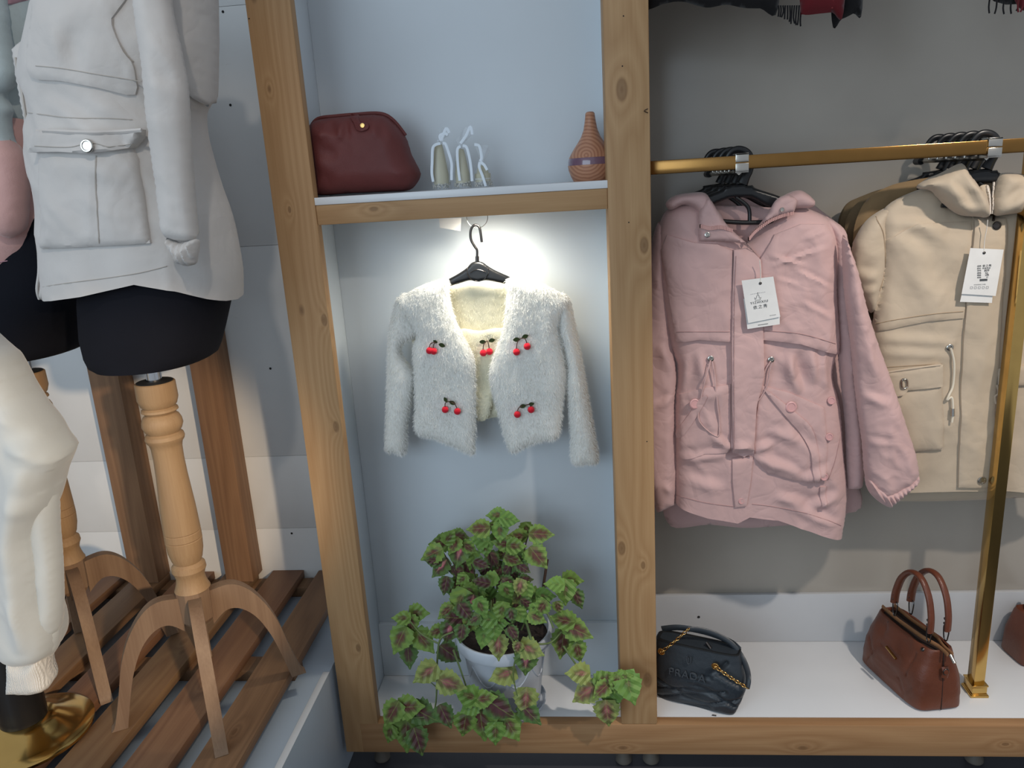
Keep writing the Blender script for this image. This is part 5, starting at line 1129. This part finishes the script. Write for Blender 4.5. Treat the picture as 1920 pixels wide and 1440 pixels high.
# ------------------------------------------------------------------ bags in the right bay
def frame_map(B, eu, ev):
    B = np.array(B, float); eu = np.array(eu, float); ev = np.array(ev, float)
    return lambda p: list(B + eu * p[0] + ev * p[1] + np.array([0, 0, p[2]]))
A_, B_, C_ = np.array([.67, .272, 0]), np.array([.735, .044, 0]), np.array([.861, .063, 0])
eu = (A_ - B_) / np.linalg.norm(A_ - B_); ev = (C_ - B_) / np.linalg.norm(C_ - B_)
m_brown = leather('brown_leather', (108, 60, 42), 0.42, 350, 0.75); m_tan = leather('tan_zip_tape', (150, 106, 70), 0.6); m_hdl = leather('cognac_handle', (114, 62, 42), 0.36, 500); m_in = plain('dark_lining', (38, 22, 18), 0.8)
fm = frame_map(B_, eu, ev)
BB = thing('handbag', 'brown leather tote with two arched handles on the lower shelf', 'handbag', tuple((A_ + C_) / 2))
BQ = [((.2, .02), (.15, .1)), ((.15, .1), (.16, .15)), ((.15, .02), (.1, .09)), ((.1, .09), (.09, .15)), ((.1, .02), (.05, .08)), ((.05, .08), (.045, .14)), ((.05, .02), (.015, .07)), ((.2, .09), (.17, .06)), ((.13, .06), (.1, .03)), ((.07, .055), (.05, .03))]
def bagdisp(p):
    u, v, z_ = p; k = math.sin(PI * min(max(u / .237, 0), 1)); bul = .006 * math.sin(PI * min(z_ / .17, 1)) * k
    w_ = .0035 * float(pn(u * 30, z_ * 30, 5)) * (1 if z_ > .01 else 0)
    if v < .06:
        for a, b_ in BQ: w_ -= .0028 * math.exp(-(seg_dist(np.array([[u, z_]]), np.array(a), np.array(b_))[0][0] / .0032) ** 2)
    return fm([u, v - (bul + w_) * (1 if v < .06 else -1), z_])
rings = [(.006, .231, .064, .058, 0, 6), (0, .237, .064, .064, .006, 6), (0, .237, .064, .0635, .04, 6), (.002, .234, .064, .06, .08, 5.5), (.006, .228, .064, .052, .115, 5), (.009, .222, .064, .042, .145, 4.5), (.010, .218, .064, .036, .165, 4.5), (.012, .216, .064, .034, .168, 4.5), (.016, .212, .064, .029, .166, 4.5), (.02, .208, .064, .026, .14, 4.5)]
DENSE = [tuple(np.interp(t, np.arange(len(rings)), np.array(rings)[:, k]) for k in range(6)) for t in np.linspace(0, len(rings) - 1, 55)]
loft('body', DENSE, m_brown, BB, 160, 45, bagdisp)
loft('lining', [(.018, .21, .064, .028, .141, 4.5), (.016, .212, .064, .0295, .160, 4.5), (.02, .208, .064, .024, .1605, 4.5)], m_in, BB, 48, 45, fm)
for s, vv in ((-1, .042), (1, .086)):
    tube('zip_strip', [fm((u, .064 + s * (.017 if u > .02 else .006), .172 + .003 * math.sin(u * 30))) for u in (.215, .16, .11, .06, .02, -.012)], .006, m_tan, BB, 8, flat=(.5, 1))
    hd = tube('handle', [fm(p) for p in ((.164, vv, .215), (.160, vv, .25), (.142, vv, .30), (.11, vv, .332), (.075, vv, .332), (.046, vv, .298), (.032, vv, .25), (.03, vv, .208))], .0105, m_hdl, BB, 10, flat=(.62, 1))
    for u in (.160, .034):
        tube('ring', [fm(p) for p in ((u - .008, vv, .216), (u + .008, vv, .216), (u + .006, vv - s * .0, .185), (u, vv + s * .0, .178), (u - .006, vv, .185))], .0017, m_gun, BB, 6, 4, True)
        ball('rivet', fm((u, vv - .011 if s < 0 else vv + .011, .158)), .0062, m_gun, BB, 12)
        for dz in (.228, .241): disc('stud', fm((u + (.002 if u > .1 else -.001), vv - .0068, dz)), -ev, .0034, .002, m_gun, hd, 10)
tube('bar_badge', [fm((.115, -.0065, .118)), fm((.075, -.0075, .108))], .0036, m_gold, BB, 8, 1)
tube('side_tab', [fm((-.002, .062, .13)), fm((-.006, .062, .118)), fm((-.004, .062, .10))], .008, m_hdl, BB, 8, flat=(.3, 1)); tube('side_ring', [fm((-.007, .062 + .007 * math.cos(g), .118 + .008 * math.sin(g))) for g in np.linspace(0, 2 * PI, 12, endpoint=False)], .0014, m_gun, BB, 6, 1, True)
tube('zip_end', [fm((-.01, .066, .168)), fm((-.026, .066, .155))], .0042, m_silver, BB, 8, 1)
tube('gusset_seam', [fm((-.0006 + .0105 * (z_ / .165) ** 1.6, .064, z_)) for z_ in (.004, .05, .1, .14, .165)], .0012, m_in, BB, 6)

# brown bag cut by the right edge
fm3 = frame_map((1.085, .225, 0), np.array([-.12, 1, 0]) / 1.007, np.array([1, .12, 0]) / 1.007)
B3 = thing('handbag', 'brown leather bag behind the brass post at the right edge', 'handbag', (1.14, .27, 0))
loft('body', [(.004, .10, .06, .056, 0, 6), (0, .105, .06, .06, .006, 6), (.0, .104, .06, .056, .07, 6), (.004, .10, .06, .04, .125, 5), (.006, .098, .06, .035, .132, 5), (.01, .094, .06, .03, .12, 5)], m_brown, B3, 48, 45, fm3)
tube('handle', [fm3(p) for p in ((.085, .06, .12), (.08, .06, .17), (.052, .06, .195), (.025, .06, .17), (.02, .06, .12))], .008, m_hdl, B3, 8)

# black quilted bag
e2 = np.array([.178, -.072, 0]); e2 /= np.linalg.norm(e2); en = np.array([-e2[1], e2[0], 0.])
B2 = np.array([.282, .024, 0]); fm2 = frame_map(B2, e2, en); m_blk = leather('black_quilted_leather', (50, 56, 62), 0.42, 500, 0.85, 0.2); m_blk2 = plain('black_lining', (12, 12, 13), 0.7)
KB = thing('handbag', 'black quilted leather shoulder bag with gold chains behind the middle post', 'handbag', tuple(B2 + e2 * -.1 + en * .04))
ql = [((-.21, .0), (-.02, .07)), ((-.12, .0), (.02, .055)), ((-.20, .06), (-.06, .01)), ((-.09, .085), (.0, .03)), ((-.02, .15), (-.1, .06)), ((-.05, .12), (.02, .09)), ((-.06, .06), (.025, .02)), ((-.2, .03), (-.1, .06))]
def qd(p):
    s, d, z_ = p
    if d < .036:
        q = 0
        P2 = np.array([[s, z_]])
        for a, b_ in ql: dd, tt = seg_dist(P2, np.array(a), np.array(b_)); q += math.exp(-(dd[0] / .0045) ** 2)
        d = d - .004 * math.sin(PI * min(z_ / .17, 1)) + .0075 * min(q, 1.2)
    return fm2([s, d, z_])
def dense_loft(name, secs, mat, parent, nz, n, f):
    secs = np.array(secs, float); zs = np.linspace(0, 1, nz); R = []
    for t in zs: R.append(tuple(np.interp(t, np.linspace(0, 1, len(secs)), secs[:, k]) for k in range(6)))
    return loft(name, R, mat, parent, n, 50, f)
dense_loft('body', [(-.205, .0, .036, .028, 0, 7), (-.205, .004, .036, .034, .008, 6), (-.205, .016, .036, .036, .04, 5), (-.205, .026, .036, .036, .075, 4.5), (-.205, .024, .036, .033, .11, 4.5), (-.205, .014, .036, .029, .145, 4.5), (-.205, .008, .036, .027, .172, 4.5)], m_blk, KB, 60, 160, qd)
loft('opening', [(-.205, .009, .036, .028, .171, 4.5), (-.199, .008, .036, .027, .1745, 4.5), (-.195, .004, .036, .022, .173, 4.5), (-.192, .0, .036, .019, .15, 4.5)], m_blk2, KB, 60, 50, fm2)
tube('back_rim', [fm2(p) for p in ((-.198, .055, .178), (-.15, .06, .19), (-.08, .062, .19), (-.02, .058, .18), (.006, .045, .172))], .009, m_blk, KB, 8, flat=(.35, 1))
kc2 = cropf(1220, 1150, 6.859); plk = Pl(B2, math.atan2(e2[1], e2[0]))
def kw(x, y, d=.004): return plk.w(*kc2((x, y))[0], d)
tube('strap', [kw(478, 205, -.02), kw(600, 205, -.03), kw(760, 240, -.04), kw(920, 310, -.045), kw(1060, 410, -.045), kw(1170, 560, -.04), kw(1240, 720, -.02), kw(1258, 850, 0), kw(1240, 960, .008)], .0075, m_blk, KB, 8, flat=(.55, 1))
def chain(a, b_, sag, n):
    for i in range(n):
        t = i / (n - 1); c = a + (b_ - a) * t - np.array([0, 0, sag * math.sin(PI * t)]); d = (b_ - a) / np.linalg.norm(b_ - a); up = np.cross(d, [0, 1.0, 0]) if i % 2 else np.array([0, -1.0, 0]); up = up - d * np.dot(up, d); up /= np.linalg.norm(up)
        tube('chain_link', [c + d * .0062 * math.cos(g) + up * .0036 * math.sin(g) for g in np.linspace(0, 2 * PI, 10, endpoint=False)], .0013, m_gold, KB, 6, 1, True)
chain(kw(145, 490, .012), kw(478, 210, -.005), .002, 9); chain(kw(835, 690, .012), kw(1230, 950, .012), .002, 11)
for x, y in ((140, 488), (832, 678)): disc('eyelet', kw(x, y, .006), -en, .0095, .004, m_gold, KB, 20, hole=.55)
m_emb = leather('black_embossed', (76, 82, 88), 0.3, 600, 0.9, 0.1)
s0, t0 = plk.px(*kc2((470, 785))[0], .003); text('embossed_lettering', 'PRADA', plk, s0, t0, .0065, .028, m_emb, KB, .0, ext=.0025, spacing=1.1)
tube('embossed_emblem', [kw(465, 560, .004), kw(468, 620, .004), kw(488, 652, .004), kw(512, 625, .004), kw(515, 565, .004)], .0016, m_emb, KB, 6); tube('embossed_emblem', [kw(488, 575, .004), kw(489, 625, .004)], .0012, m_emb, KB, 6, 1)
tube('zip_pull', [fm2((-.075, .03, .182)), fm2((-.062, .022, .172))], .004, m_gun, KB, 8, 1)
tag(tube('screw', [at(1335, 1341, .035), at(1343, 1342, .033)], .0018, m_gun, None, 6, 1), 'tiny loose metal screw in front of the black bag', 'screw')

# ------------------------------------------------------------------ scarves hanging at the top of the right bay
m_sb = fabric('black_wool', (22, 20, 21), 0.95, 400, .4, .2); m_sr = fabric('dark_red_wool', (98, 24, 30), 0.95, 400, .4, .2)
scf = cropf(1200, 0, 2.6667)
def scarf(label, y, px, mat, fringe, fmat):
    p = YP(y); T = thing('scarf', label, 'scarf', tuple(p.w(*scf(px[0])[0][:2])), 'scarves over the upper shelf')
    pillow('cloth', p, scf(*px), .012, .012, mat, T, .02, .01, wrinkle(p, .006, 14, .003, 14, int(y * 1000), 0, 1))
    rs_ = random.Random(int(px[0][0]))
    for (x0, x1, y0, y1, n) in fringe:
        for i in range(n):
            x = x0 + (x1 - x0) * i / max(n - 1, 1); yy = y0 + (y1 - y0) * i / max(n - 1, 1) + rs_.uniform(-12, 6)
            a, b_, c = scf((x, min(y0, y1) - 60), (x + rs_.uniform(-5, 5), yy - 30), (x + rs_.uniform(-8, 4), yy))
            tube('tassel', [p.w(*a) - np.array([0, .01, 0]), p.w(*b_) - np.array([0, .008, 0]), p.w(*c) - np.array([0, .006, 0])], .0017, fmat, T, 5, 3)
# cloth reaches up to the shelf edge at z = 1.95
TOPV = -525
scarf('black fringed scarf hanging at the top, left of the red one', .06, [(25, TOPV), (680, TOPV), (690, 40), (600, 42), (520, 40), (430, 24), (330, 38), (210, 8), (120, 20), (48, 46), (25, 30)], m_sb, [(685, 800, 92, 138, 11)], m_sb)
scarf('dark red scarf with tassels hanging between two black scarves', .045, [(780, TOPV), (1030, TOPV), (1018, 60), (960, 62), (900, 68), (815, 72), (800, 20)], m_sr, [(860, 960, 20, 40, 8)], fabric('pink_red_fringe', (140, 52, 56), .9))
scarf('black scarf with a plain slanting end, right of the red one', .075, [(960, TOPV), (1110, TOPV), (1112, 44), (1066, 68), (1010, 95), (958, 100)], m_sb, [], m_sb)
scarf('dark fringed scarf at the top right corner', .05, [(1730, TOPV), (1990, TOPV), (1990, -40), (1730, -30)], m_sb, [(1735, 1990, 78, 60, 8)], m_sb)
scarf('red fringed scarf at the top right corner', .035, [(1870, TOPV), (1990, TOPV), (1990, -10), (1870, -5)], m_sr, [(1880, 1960, 70, 60, 5)], m_sr)
